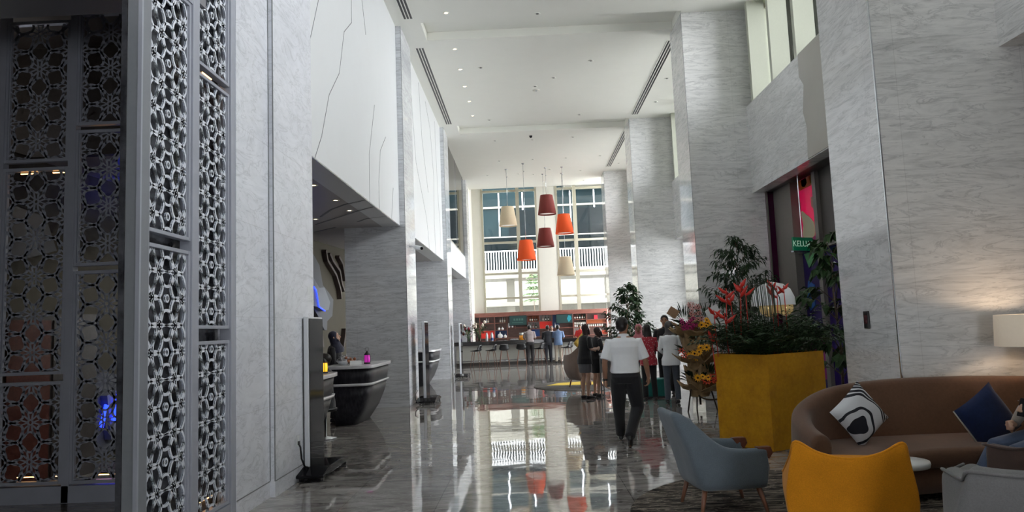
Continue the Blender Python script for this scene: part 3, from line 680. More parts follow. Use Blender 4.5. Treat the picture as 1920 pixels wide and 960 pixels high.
ledline([(2.5, 3.55), (2.54, 3.9)], 'blue light strip high behind the dark lattice beside the grey post', .3, .07)
t = thing('cabinet', 'dark brown timber cabinet seen through the far left lattice screen', 'cabinet', (0, 0, 0))
MB().prism([(.3, 0), (1.78, 0), (1.78, 1.98), (.3, 1.98)], rw, .02, .5).build('carcass', M['darkbrown'], t)
M['red_wood'] = wood('reddish_timber', (.07, .02, .014), (.13, .04, .025))
MB().prism([(.33, .1), (.95, .1), (.95, 1.9), (.33, 1.9)], rw, .5, .52).build('door', M['red_wood'], t)
MB().prism([(1.0, .1), (1.74, .1), (1.74, 1.9), (1.0, 1.9)], rw, .5, .52).build('door', M['darkbrown'], t)

# ------------------------------------------------------------------ reception desks
def stone_dark():
    mt, t, b = nt('dark_ribbed_stone'); v = coords(t, 'Object', scale=(9, 9, .7)); f = noise(t, v, 3, 5, .6)
    L(t, ramp(t, f, [(.35, (.010, .010, .013)), (.7, (.035, .035, .042))]), b.inputs['Base Color']); b.inputs['Roughness'].default_value = .4; b.inputs['Specular IOR Level'].default_value = .25; return mt
M['stone_dark'] = stone_dark()
M['white_stone'] = plain('white_stone', (.66, .66, .68), .15, var=.08, nscale=6)
def desk(label, loc):
    t = thing('reception_desk', label, 'desk', loc)
    def out(z, x0, x1, hl, e=7, n=40):
        cx, hx = (x0+x1)/2, (x1-x0)/2; r = []
        for k in range(n):
            a = 2*math.pi*k/n; c, s = math.cos(a), math.sin(a)
            r.append((cx+math.copysign(abs(c)**(2/e), c)*hx, math.copysign(abs(s)**(2/e), s)*hl, z))
        return r
    prof = [(0, -.72, -.32, .62), (.25, -.76, -.16, .76), (.5, -.78, -.06, .85), (.7, -.8, -.01, .9)]
    MB().rings([out(*p) for p in prof]).build('lower_hull', M['stone_dark'], t)
    MB().rings([out(.70, -.82, .02, .93), out(.745, -.82, .03, .94)]).build('white_band', M['white_stone'], t)
    MB().rings([out(.745, -.79, -.01, .9), out(1.0, -.8, .02, .93)]).build('upper_hull', M['stone_dark'], t)
    MB().rings([out(1.0, -.84, .06, .98), out(1.055, -.84, .06, .98)]).build('worktop', M['white_stone'], t, bevel=.004)
    return t
d0 = desk('boat shaped dark reception desk with magenta lantern and sign on its white top', (-2.76, 13.5, 0))
dup(d0, (-2.86, 9.85, 0), label='nearer dark reception desk partly hidden behind the nearest display kiosk, yellow lantern on top')
dup(d0, (-2.76, 21.9, 0), label='dark reception desk behind the second display kiosk')
def lantern(label, loc, col, e, s=1.0):
    t = thing('lantern', label, 'lantern', loc)
    MB().lathe([(.055*s, 0), (.06*s, .01), (.055*s, .025*s)], 16).build('base', M['black'], t)
    MB().lathe([(.045*s, .025*s), (.05*s, .08*s), (.045*s, .15*s)], 16).build('glowing_glass', plain('glow_'+label.split()[1], col, .4, emis=e, emcol=col), t)
    MB().lathe([(.055*s, .15*s), (.05*s, .165*s), (.02*s, .2*s), (.012*s, .215*s)], 16).build('cap', M['black'], t)
    b = MB()
    for k in range(4):
        a = k*math.pi/2+.4; b.tube([(.052*s*math.cos(a), .052*s*math.sin(a), .02*s), (.052*s*math.cos(a), .052*s*math.sin(a), .155*s)], .004, 5)
    b.build('cage', M['black'], t)
    MB().tube([(.03*math.sin(a)*s, 0, .215*s+.035*s-.035*s*math.cos(a)) for a in [i*math.pi/5-math.pi for i in range(11)]], .003, 5).build('handle', M['black'], t)
lantern('small magenta glowing lantern with black cap on the reception desk', (-2.93, 13.15, 1.056), (.55, .03, .4), .5, 1.05)
lantern('small yellow glowing lantern on the nearer reception desk', (-2.94, 10.4, 1.056), (1, .5, .03), 1.2, 1.0)
t = thing('desk_sign', 'white folded card sign on the reception desk beside the magenta lantern', 'sign', (-3.08, 12.9, 1.056), .2)
MB().add([(-.1, 0, 0), (.1, 0, 0), (.1, .03, .07), (-.1, .03, .07), (-.1, .06, 0), (.1, .06, 0)], [(0, 1, 2, 3), (3, 2, 5, 4), (0, 3, 4), (1, 5, 2)]).build('card', M['white'], t)
t = thing('gift_basket', 'clear wrapped basket bunch on the desk in front of the receptionist', 'basket', (-3.32, 12.95, 1.056))
MB().lathe([(.06, 0), (.1, .05), (.12, .07), (.11, .075)], 14).build('bowl', M['silver'], t)
rnd = random.Random(4); b = MB()
for i in range(40):
    a = rnd.uniform(0, 6.28); r = rnd.uniform(.02, .12); z = rnd.uniform(.06, .16); p = Vector((r*math.cos(a), r*math.sin(a), z)); q = p+Vector((rnd.uniform(-.05, .05), rnd.uniform(-.05, .05), rnd.uniform(.0, .06))); q2 = p+Vector((rnd.uniform(-.05, .05), rnd.uniform(-.05, .05), 0))
    b.add([p, q, q2], [(0, 1, 2)])
b.build('wrap', plain('crinkled_wrap', (.4, .4, .42), .15, var=.3), t)
b = MB()
for i in range(5): b.ball((.10+rnd.uniform(-.06, .1), rnd.uniform(-.04, .05), .09+rnd.uniform(-.03, .04)), .028, 8)
b.build('fruit', plain('orange_brown_fruit', (.28, .1, .04), .4), t)

# ------------------------------------------------------------------ display kiosks
def kiosk():
    t = thing('display_kiosk', '', 'display stand')
    h = MB(); h.box(-.03, .03, -.29, .29, .09, 1.82)
    h.build('housing', plain('satin_white_metal', (.68, .70, .74), .3, var=.02), t, bevel=.012, seg=3)
    g = MB(); g.box(.03, .036, -.28, .28, .12, 1.8); g.build('screen_glass', M['black_gloss'], t, bevel=.004)
    MB().box(-.034, -.03, -.28, .28, .12, 1.8).build('rear_cover', M['black'], t)
    b = MB()
    b.prism([(-.62, 0), (-.3, .055), (.3, .055), (.62, 0), (.62, -.03), (-.62, -.03)], lambda u, w, d: (d, u*.9, .075+w), -.17, .26); b.build('base_tray', M['black_gloss'], t, bevel=.01)
    for sx in (-.005, .23):
        for sy in (-.5, .5):
            w = MB(); w.lathe([(.012, -.014), (.034, -.014), (.038, -.008), (.038, .008), (.034, .014), (.012, .014)], 14)
            w.v = [(p[2], p[1], p[0]) for p in w.v]
            o = w.build('caster', M['black'], t); o.location = (sx, sy, .038)
            MB().box(-.016, .016, -.016, .016, -.005, .02).build('fork', M['steel'], o)
    return t
k0 = kiosk()
k0.location = (-2.556, 8.6, 0); k0['label'] = 'tall silver framed black glass display kiosk, nearest one, beside the marble pier'
dup(k0, (-2.34, 16.5, 0), label='black glass display kiosk standing at the second marble pier')
dup(k0, (-2.30, 24.7, 0), label='farthest black glass display kiosk at the third marble pier near the bar')
def cable(label, pts, r=.011):
    o = MB().tube(pts, r, 8).build('power_cable', M['black']); tag(o, label, 'cable')
cable('black power cable looping from the wall socket to the nearest kiosk', [(-2.585, 8.1, .42), (-2.565, 8.1, .38), (-2.56, 8.12, .25), (-2.55, 8.2, .15), (-2.535, 8.28, .125)])
cable('black power cable bulging behind the second kiosk base', [(-2.5, 16.25, .3), (-2.52, 15.98, .22), (-2.49, 15.85, .12), (-2.42, 15.82, .04), (-2.36, 15.85, .02)])
cable('black power cable behind the farthest kiosk base', [(-2.45, 24.45, .22), (-2.5, 24.2, .15), (-2.42, 24.05, .04), (-2.34, 24.08, .02)])
t = thing('wall_socket', 'white power socket low on the nearest left pier', 'socket', (XL, 8.1, .45))
MB().box(0, .012, -.04, .04, -.06, .06).build('plate', M['white'], t, bevel=.003); MB().box(.012, .03, -.02, .02, -.045, -.005).build('plug', M['black'], t, bevel=.003)
# black controller box on the nearest right column
t = thing('wall_controller', 'small black control box on the nearest right marble column', 'control box', (XR, 8.03, 1.535))
MB().box(-.02, 0, -.055, .055, -.095, .095).build('box_body', M['black'], t, bevel=.004); MB().box(-.023, -.02, -.035, .035, -.04, .05).build('window', plain('dark_red_display', (.08, .015, .02), .15), t)
# cctv camera
t = thing('security_camera', 'white bullet security camera on the second left marble pier', 'camera', (XL, 16.2, 3.5))
MB().tube([(0, 0, .02), (.12, 0, .02), (.2, -.02, 0)], .018, 8).build('bracket', M['white'], t)
MB().tube([(.12, .12, .02), (.3, -.16, -.05)], .045, 14).build('body', M['white'], t, bevel=.004)
MB().tube([(.298, -.157, -.049), (.304, -.167, -.0515)], .034, 14).build('lens', M['black_gloss'], t)
# exit sign with its lettering
t = thing('exit_sign', 'small green exit sign hanging before the coloured glass', 'sign', (5.35, 13.9, 2.98), R(28))
M['sign_green'] = plain('sign_green', (.0, .13, .06), .4, emis=.05, emcol=(0, .5, .2))
MB().box(-.27, .27, -.02, .02, -.13, .13).build('sign_box', M['sign_green'], t, bevel=.004)
MB().box(-.29, .29, -.03, .03, -.16, -.13).build('metal_base', M['steel'], t)
MB().box(-.01, .01, -.01, .01, .13, 1.34-.0).build('hanger', M['steel'], t)
fc = bpy.data.curves.new('lettering', 'FONT'); fc.body = 'KELUAR'; fc.size = .16; fc.align_x = 'CENTER'; fc.align_y = 'CENTER'; fc.extrude = .002
fo = bpy.data.objects.new('text_curve', fc); COL.objects.link(fo); dgx = bpy.context.evaluated_depsgraph_get(); lme = bpy.data.meshes.new_from_object(fo.evaluated_get(dgx)); bpy.data.objects.remove(fo)
fo = bpy.data.objects.new('lettering', lme); COL.objects.link(fo); fo.parent = t; fo.location = (0, -.023, 0); fo.rotation_euler = (R(90), 0, 0)
lme.materials.clear(); lme.materials.append(plain('sign_white', (.5, .75, .6), .4, emis=.3))

# ------------------------------------------------------------------ pendants
def shade_mat(n, c, e=.12): return plain(n, c, .8, var=.04, nscale=60, emis=e)
M['sh_cream'] = shade_mat('cream_shade', (.62, .52, .36)); M['sh_maroon'] = shade_mat('maroon_shade', (.17, .025, .02), .04); M['sh_orange'] = shade_mat('orange_shade', (.78, .09, .015))
M['shade_in'] = plain('white_shade_lining', (.85, .85, .8), .6, emis=.35)
for x, y, zt, mk, lb in ((-.66, 31.0, 6.83, 'sh_cream', 'cream cone shade pendant hanging left and high over the lounge'), (1.05, 31.0, 7.27, 'sh_maroon', 'maroon cone shade pendant, topmost of the cluster'),
                         (1.77, 31.0, 6.4, 'sh_orange', 'bright orange cone shade pendant on the right of the cluster'), (.96, 32.3, 6.0, 'sh_maroon', 'maroon cone shade pendant in the cluster middle, lower maroon one'),
                         (.08, 30.0, 5.22, 'sh_orange', 'orange cone shade pendant low on the left of the cluster'), (1.82, 32.3, 4.68, 'sh_cream', 'cream cone shade pendant hanging lowest of the cluster')):
    t = thing('pendant_lamp', lb, 'pendant lamp', (x, y, zt))
    H = .84
    MB().lathe([(.27, 0), (.40, -H), (.392, -H), (.262, -.01)], 36, cap=False).build('shade', M[mk], t)
    MB().lathe([(.001, -.01), (.262, -.01)], 30, cap=False).build('top_disc', M[mk], t)
    MB().lathe([(.001, -H+.06), (.38, -H+.06)], 30, cap=False).build('diffuser', M['shade_in'], t)
    MB().tube([(0, 0, 0), (0, 0, ZC-zt-.04)], .009, 6).build('cable', M['steel'], t)
    MB().lathe([(.06, 0), (.06, -.03), (.01, -.05)], 16, c=(0, 0, ZC-zt)).build('ceiling_rose', M['steel'], t)
    MB().tube([(.0, 0, ZC-zt-.35), (.05, 0, ZC-zt-.35)], .02, 6).build('cable_grip', M['steel'], t)

# ================================================================== BAR
t = thing('bar_counter', 'long bar counter with dark top and pale front across the hall end', 'bar counter', (0, 32.2, 0))
MB().box(-3.2, 4.2, 0, .4, .12, .88).build('front_panel', plain('bar_front', (.55, .55, .50), .35, var=.03, nscale=1), t)
MB().box(-3.22, 4.22, .02, .42, 0, .14).build('plinth', M['darkbrown'], t)
MB().box(-3.25, 4.25, -.3, .45, .88, 1.05).build('counter_top', plain('black_stone_top', (.02, .017, .017), .12), t, bevel=.01)
MB().tube([(-3.2, -.12, .2), (4.2, -.12, .2)], .022, 8).build('foot_rail', M['steel'], t)
# back shelf unit
SY = 36.15
t = thing('shelf_unit', 'long walnut back bar shelf unit with red, blue and orange compartments', 'shelving', (0, SY, 0))
MB().box(-2.75, 4.0, -.05, .4, 2.17, 2.38).build('top_board', M['walnut'], t, bevel=.004)
MB().box(-2.75, 4.0, .3, .4, 0, 2.2).build('back_panel', wood('shelf_back', (.10, .055, .045), (.17, .10, .08)), t)
for x in (-2.73, -2.38, -1.64, -1.02, -.62, .02, .6, 1.24, 2.28, 2.95, 3.96): MB().box(x-.018, x+.018, 0, .3, (.0 if x not in (-.62, .6) else 1.55), 2.17).build('upright', M['walnut'], t)
for x0, x1, z in ((-2.73, -1.02, 1.86), (-2.73, -1.02, 1.5), (-2.73, 3.96, 1.1), (-1.02, 0, 1.6), (.02, 1.24, 1.86), (.02, 1.24, 1.5), (1.24, 2.28, 1.5), (2.28, 2.95, 1.88), (2.28, 2.95, 1.5), (2.95, 3.96, 1.86), (2.95, 3.96, 1.66), (2.95, 3.96, 1.5)):
    MB().box(x0, x1, 0, .3, z-.015, z+.015).build('shelf', M['walnut'], t)
for x0, x1, z0, z1, c, n in ((-2.36, -1.66, 1.12, 1.49, (.75, .03, .02), 'red_back'), (-1.62, -1.04, 1.12, 1.49, (.015, .06, .22), 'blue_back'), (.04, .58, 1.88, 2.16, (.5, .12, .03), 'orange_back'),
                             (.62, 1.22, 1.88, 2.16, (.36, .36, .37), 'grey_back'), (.62, 1.22, 1.51, 1.85, (.75, .02, .015), 'red_back'), (1.26, 1.6, 1.51, 2.16, (.02, .07, .2), 'blue_back'), (.2, .6, 1.12, 1.48, (.015, .06, .22), 'blue_back'),
                             (2.97, 3.94, 1.67, 1.85, (.5, .09, .025), 'orange_back'), (3.5, 3.94, 1.12, 1.3, (.7, .09, .03), 'orange_back'), (.04, .58, 1.52, 1.85, (.36, .34, .33), 'grey_back'), (2.3, 2.93, 1.12, 1.48, (.3, .28, .27), 'grey_back')):
    MB().box(x0, x1, .24 if n != 'red_back' else .1, .3, z0, z1).build('coloured_panel', plain(n+str(c[0]), c, .4), t)
def tv(label, x0, x1, z0, z1, art):
    t = thing('television', label, 'television', ((x0+x1)/2, SY-.1, (z0+z1)/2))
    w, h = (x1-x0)/2, (z1-z0)/2
    MB().box(-w, w, -.02, .03, -h, h).build('bezel', M['black'], t, bevel=.01)
    MB().box(-w+.03, w-.03, -.026, -.02, -h+.03, h-.03).build('display', plain('tv_picture_dark', (.01, .04, .04), .6, emis=.12, emcol=(.02, .09, .08)), t)
    MB().box(-.06, .06, .03, .1, -.1, .1).build('bracket', M['black'], t)
    if art: MB().prism([(w-.2, -h+.05), (w-.06, -.02), (w-.08, .12), (w-.2, h-.06), (w-.28, 0)], lambda u, v, d: (u, d, v), -.032, -.026).build('picture_shape', plain('tv_teal', (.02, .2, .25), .3, emis=.35, emcol=(.03, .3, .38)), t)
    else:
        b = MB()
        for i in range(4): b.box(-.22+i*.13, -.13+i*.13, -.032, -.026, .0, .1)
        b.box(-.3, .25, -.032, -.026, -.12, -.09); b.build('picture_lines', plain('tv_grey', (.05, .12, .1), .3, emis=.2, emcol=(.06, .14, .12)), t)
tv('wide dark green television in the bar shelves, left one', -.9, -.03, 1.7, 2.2, False)
tv('dark blue television with teal shape in the bar shelves, right one', 1.42, 2.25, 1.72, 2.18, True)
def bottle(col, h=.28, r=.035, body=None):
    t = thing('bottle', '', 'bottle')
    MB().lathe([(r*.9, 0), (r, .01), (r, h*.55), (r*.35, h*.72), (r*.33, h*.93)], 12).build('glass_body', plain('bottle_%d%d%d' % tuple(int(c*99) for c in col), col, .12), t)
    MB().lathe([(r*.4, h*.93), (r*.4, h)], 10).build('cap', M['black'], t)
    MB().lathe([(r*1.02, h*.18), (r*1.02, h*.42)], 12, cap=False).build('paper_label', M['cream_paint'], t)
    return t
bt = [bottle((.12, .03, .02)), bottle((.35, .3, .25)), bottle((.02, .05, .03)), bottle((.4, .42, .45))]
spots = [(-2.05, 1.875, 3), (-1.35, 1.875, 1), (-1.24, 1.875, 3), (-1.13, 1.875, 1), (.14, 1.875, 0), (.24, 1.875, 2), (.36, 1.875, 0), (.47, 1.875, 0), (.78, 1.875, 1), (.92, 1.875, 2), (1.06, 1.875, 2), (.14, 1.515, 2), (.28, 1.515, 0), (.42, 1.515, 2), (2.38, 1.895, 0), (2.5, 1.895, 0), (2.62, 1.895, 2), (2.74, 1.895, 0), (2.85, 1.895, 2), (-1.95, 1.875, 1), (1.38, 1.515, 3), (-.98+.1, 1.615, 3)]
first = {}
where = {1.875: 'on the upper shelf', 1.515: 'on the middle shelf', 1.895: 'in the dark right compartment', 1.615: 'below the left television'}
kindw = ['dark red', 'pale amber', 'dark green', 'clear grey']
spots.sort(); cnt = {}; keys = []
for x, z, k in spots:
    xs = 'far left part' if x < -1.5 else 'left part' if x < -.8 else 'orange panel bay' if x < .6 else 'grey panel bay' if x < 1.3 else 'blue panel bay' if x < 1.6 else 'right part'
    ky = (kindw[k], where[z], xs); cnt[ky] = cnt.get(ky, 0)+1; keys.append((ky, cnt[ky]))
for (x, z, k), (ky, n_) in zip(spots, keys):
    nth = '' if cnt[ky] == 1 else ['first ', 'second ', 'third '][n_-1]
    lb = '%s%s bottle %s, %s of the bar shelves' % (nth, ky[0], ky[1], ky[2])
    if k not in first: first[k] = 1; bt[k].location = (x, SY+.12, z); bt[k]['label'] = lb; bt[k]['group'] = 'bottles on the back bar shelves'
    else: dup(bt[k], (x, SY+.12, z), label=lb, group='bottles on the back bar shelves')
def vase(label, x, z, r, y=SY+.03):
    o = MB().lathe([(r*.5, 0), (r*.9, r*.35), (r, r*.9), (r*.75, r*1.45), (r*.2, r*1.75), (r*.16, r*2.2), (r*.24, r*2.35), (r*.1, r*2.35)], 20).build('vase', M['white'], loc=(x, y, z)); tag(o, label, 'vase')
vase('larger round white vase before the blue panel of the bar shelves', -1.38, 1.115, .13); vase('smaller round white vase before the blue panel of the bar shelves', -1.13, 1.115, .085)
vase('left of two little white vases above the blue panel', -1.42, 1.515, .065); vase('right of two little white vases above the blue panel', -1.25, 1.515, .065)
for i, x in enumerate((-.92, -.76)):
    o = MB().lathe([(.045, 0), (.05, .12), (.035, .2), (.04, .22)], 14).build('jug', M['white'], loc=(x, SY+.05, 1.615)); tag(o, ['left', 'right'][i]+' of two slim white jugs under the left television', 'jug')
o = MB().box(-.09, .09, -.05, .05, 0, .2).build('gift_box', plain('red_box', (.6, .02, .04), .5), loc=(3.42, SY+.12, 1.875), bevel=.006); tag(o, 'small red box in the top right compartment of the bar shelves', 'box')
cups = [(2.36+i*.1, 1.515+j*.13) for i in range(6) for j in range(2)]+[(3.05+i*.11, 1.515) for i in range(7)]
cp = thing('tea_tin', 'small pale tin in the right compartments of the bar shelves', 'tin', (cups[0][0], SY+.05, cups[0][1]), group='pale tins in the bar shelves')
MB().lathe([(.036, 0), (.038, .08)], 10).build('tin_body', M['cream_paint'], cp); MB().lathe([(.04, .08), (.04, .1), (.02, .11)], 10).build('lid', M['frame'], cp)
cp['label'] = 'pale tin in the lower row of the bay behind the women, first from left'
for i_, (x, z) in enumerate(cups[1:], 1):
    nth = ['first', 'second', 'third', 'fourth', 'fifth', 'sixth', 'seventh']
    dup(cp, (x, SY+.05, z), label=('pale tin in the %s row of the bay behind the women, %s from left' % (('lower', 'upper')[i_ % 2], nth[i_//2])) if i_ < 12 else 'pale tin on the rightmost shelf bay, %s from left' % nth[i_-12])
# things standing on the bar
for i, (x, h, c) in enumerate(((-1.83, .36, M['white']), (-1.6, .36, None))):
    t = thing('bottle', ['tall white bottle standing on the bar by the flowers', 'tall white and blue bottle standing on the bar by the flowers'][i], 'bottle', (x, 32.3, 1.051))
    MB().lathe([(.06, 0), (.06, h*.75), (.035, h*.88), (.035, h*.95)], 16).build('bottle_body', M['white'], t); MB().lathe([(.04, h*.95), (.04, h*1.03)], 12).build('cap', M['white'], t)
    if i: MB().lathe([(.062, .02), (.062, h*.4)], 16, cap=False).build('blue_band', plain('blue_band', (.03, .08, .3), .4), t)
t = thing('drink_dispenser', 'glass jar of orange juice on the bar beside the standing man', 'dispenser', (-.28, 32.3, 1.051))
MB().lathe([(.1, 0), (.105, .2)], 16).build('juice', plain('orange_juice', (.8, .32, .03), .2, emis=.15), t); MB().lathe([(.107, .2), (.107, .3)], 16).build('glass', M['cream_paint'], t); MB().lathe([(.11, .3), (.11, .32)], 16).build('lid', M['steel'], t)
for i, x in enumerate((-.72, -.62, -.5)):
    o = MB().lathe([(.07, 0), (.09, .03), (.085, .05), (.0, .06)], 14).build('bowl', M['white'], loc=(x, 32.35, 1.051)); tag(o, ['white bowl on the bar, left of three', 'white bowl on the bar, middle of three', 'white bowl on the bar, closest to the juice jar'][i], 'bowl')
# tropical bouquets at the bar's left end
def bouquet(label, loc, h, seed, s=1.0):
    rnd = random.Random(seed); t = thing('flower_vase', label, 'flower arrangement', loc)
    MB().lathe([(.07, 0), (.075, .3), (.08, .32), (.065, .32)], 16).build('vase_body', M['glass'], t)
    st = MB(); lf = []; fl = MB()
    for i in range(14):
        a = rnd.uniform(0, 6.28); r = rnd.uniform(.05, .32)*s; z = rnd.uniform(.45, 1)*h
        st.tube([(0, 0, .02), (r*.3*math.cos(a), r*.3*math.sin(a), z*.5), (r*math.cos(a), r*math.sin(a), z)], .006, 5)
        for k in range(5): lf.append(((r*.8*math.cos(a), r*.8*math.sin(a), z*.55+rnd.uniform(0, .3)), (math.cos(a+rnd.uniform(-1, 1)), math.sin(a+rnd.uniform(-1, 1)), rnd.uniform(-.2, .9))))
        if i % 2 == 0: fl.ball((r*math.cos(a), r*math.sin(a), z), .055, 6, mi=rnd.randint(0, 1), sc=(1, 1, 1.5))
    st.build('stems', M['leaf_lite'], t); lm = MB(); leaf_mesh(lm, lf, .24*s, rnd, aspect=.22); lm.build('leaves', M['leaf'], t)
    fl.build('blossoms', [plain('dark_red_flower', (.25, .01, .03), .5), plain('cream_flower', (.7, .6, .5), .5)], t)
bouquet('tropical bouquet of dark red and cream flowers on the bar, left one', (-2.62, 32.15, 1.051), .75, 3)
bouquet('tall tropical bouquet with red blossoms on the bar near the white bottles', (-2.14, 32.15, 1.051), 1.05, 8)

# ------------------------------------------------------------------ bar stools
def stool():
    t = thing('bar_stool', '', 'bar stool')
    rs = []
    # moulded bucket seat, opening towards +Y, back at -Y
    for i in range(13):
        f = i/12
        if f < .5: y = .2-.4*(f/.5); z = .66-.03*math.sin(math.pi*f/.5); w = .19+.03*math.sin(math.pi*f)
        else: g = (f-.5)/.5; y = -.2-.07*g; z = .66+.25*g; w = .22-.05*g
        row = []
        for j in range(9):
            u = -1+2*j/8; lift = (.07*abs(u)**3)*(math.sin(math.pi*min(f*1.1, 1))); fwd = .07*abs(u)**2 if f > .5 else 0
            row.append((u*w, y+fwd, z+lift))
        rs.append(row)
    m_ = MB(); m_.rings(rs, closed=False, cap=False)
    o = m_.build('seat_shell', M['black'], t); s_ = o.modifiers.new('thick', 'SOLIDIFY'); s_.thickness = .025
    for sx in (-1, 1):
        for sy in (-1, 1):
            MB().tube([(sx*.12, sy*.12, .64), (sx*.21, sy*.21, 0)], [.016, .011], 8).build('leg', M['woodleg'], t)
    q = .185; b = MB(); b.tube([(-q, -q, .22), (q, -q, .22), (q, q, .22), (-q, q, .22), (-q, -q, .22)], .007, 6); b.build('foot_ring', M['steel'], t)
    return t
s0 = stool(); s0.location = (-2.26, 31.35, 0); s0.rotation_euler = (0, 0, R(75)); s0['label'] = 'black bar stool at the left end of the bar, turned sideways'; s0['group'] = 'bar stools'
for x, rz, lb in ((-1.67, 78, 'black bar stool turned sideways, second along the bar from the left'), (-1.09, 5, 'black bar stool seen from behind, third along the bar from the left'), (-.31, -3, 'black bar stool seen from behind, just left of the man in grey shirt'),
                  (.5, 60, 'black bar stool between the man in grey shirt and man in black'), (1.72, 62, 'black bar stool right of the man in blue shirt')):
    dup(s0, (x*.965, 31.35, 0), R(rz), label=lb, group='bar stools')

# ================================================================== LOUNGE FURNITURE
M['f_blue'] = fabric('blue_grey_wool', (.135, .17, .205)); M['f_yellow'] = fabric('mustard_weave', (.62, .235, .006), sheen=.1)
M['f_grey'] = fabric('light_grey_cloth', (.17, .168, .172), sheen=.1, bm=.1); M['f_brown'] = fabric('brown_velvet', (.125, .064, .038), scale=40, sheen=.2, var=.12, bm=.1)
M['f_brown2'] = fabric('dark_brown_cloth', (.06, .032, .024)); M['f_navy'] = fabric('navy_quilt', (.006, .016, .065), scale=25, bm=.6)
M['f_tan'] = fabric('tan_cloth', (.20, .14, .11))
M['pipe_cream'] = plain('cream_piping', (.45, .42, .36), .7)

def shell(stations, th, nlev=7, closed_top=True):
    """upholstered wall: each station = list of (x, y, z) for the outer face, bottom..top, and an inward dir; returns MB with rounded top"""
    rs = []
    for lev, inw in stations:
        iv = Vector((inw[0], inw[1], 0)).normalized(); P = [Vector(p) for p in lev]
        top = P[-1]; ring = list(P)
        for k in range(1, 6):
            a = math.pi*k/6; ring.append(top+iv*th/2*(1-math.cos(a))+Vector((0, 0, th*.45*math.sin(a))))
        ring += [p+iv*th for p in reversed(P)]
        rs.append(ring)
    m_ = MB(); m_.rings(rs, closed=True, cap=True); return m_
def smoothpath(pts, n):
    """Catmull-Rom through tuples of any length"""
    out = []; P = [pts[0]]+list(pts)+[pts[-1]]
    for i in range(1, len(P)-2):
        for k in range(n):
            t_ = k/n; q = []
            for a, b, c, d in zip(P[i-1], P[i], P[i+1], P[i+2]):
                q.append(.5*((2*b)+(-a+c)*t_+(2*a-5*b+4*c-d)*t_*t_+(-a+3*b-3*c+d)*t_**3))
            out.append(tuple(q))
    out.append(tuple(pts[-1])); return out
def subsurf(o, l=1):
    s_ = o.modifiers.new('sub', 'SUBSURF'); s_.levels = l; s_.render_levels = l; return o
def piping(t, pts, r, mat, name='piping'):
    return MB().tube(pts, r, 6).build(name, mat, t)

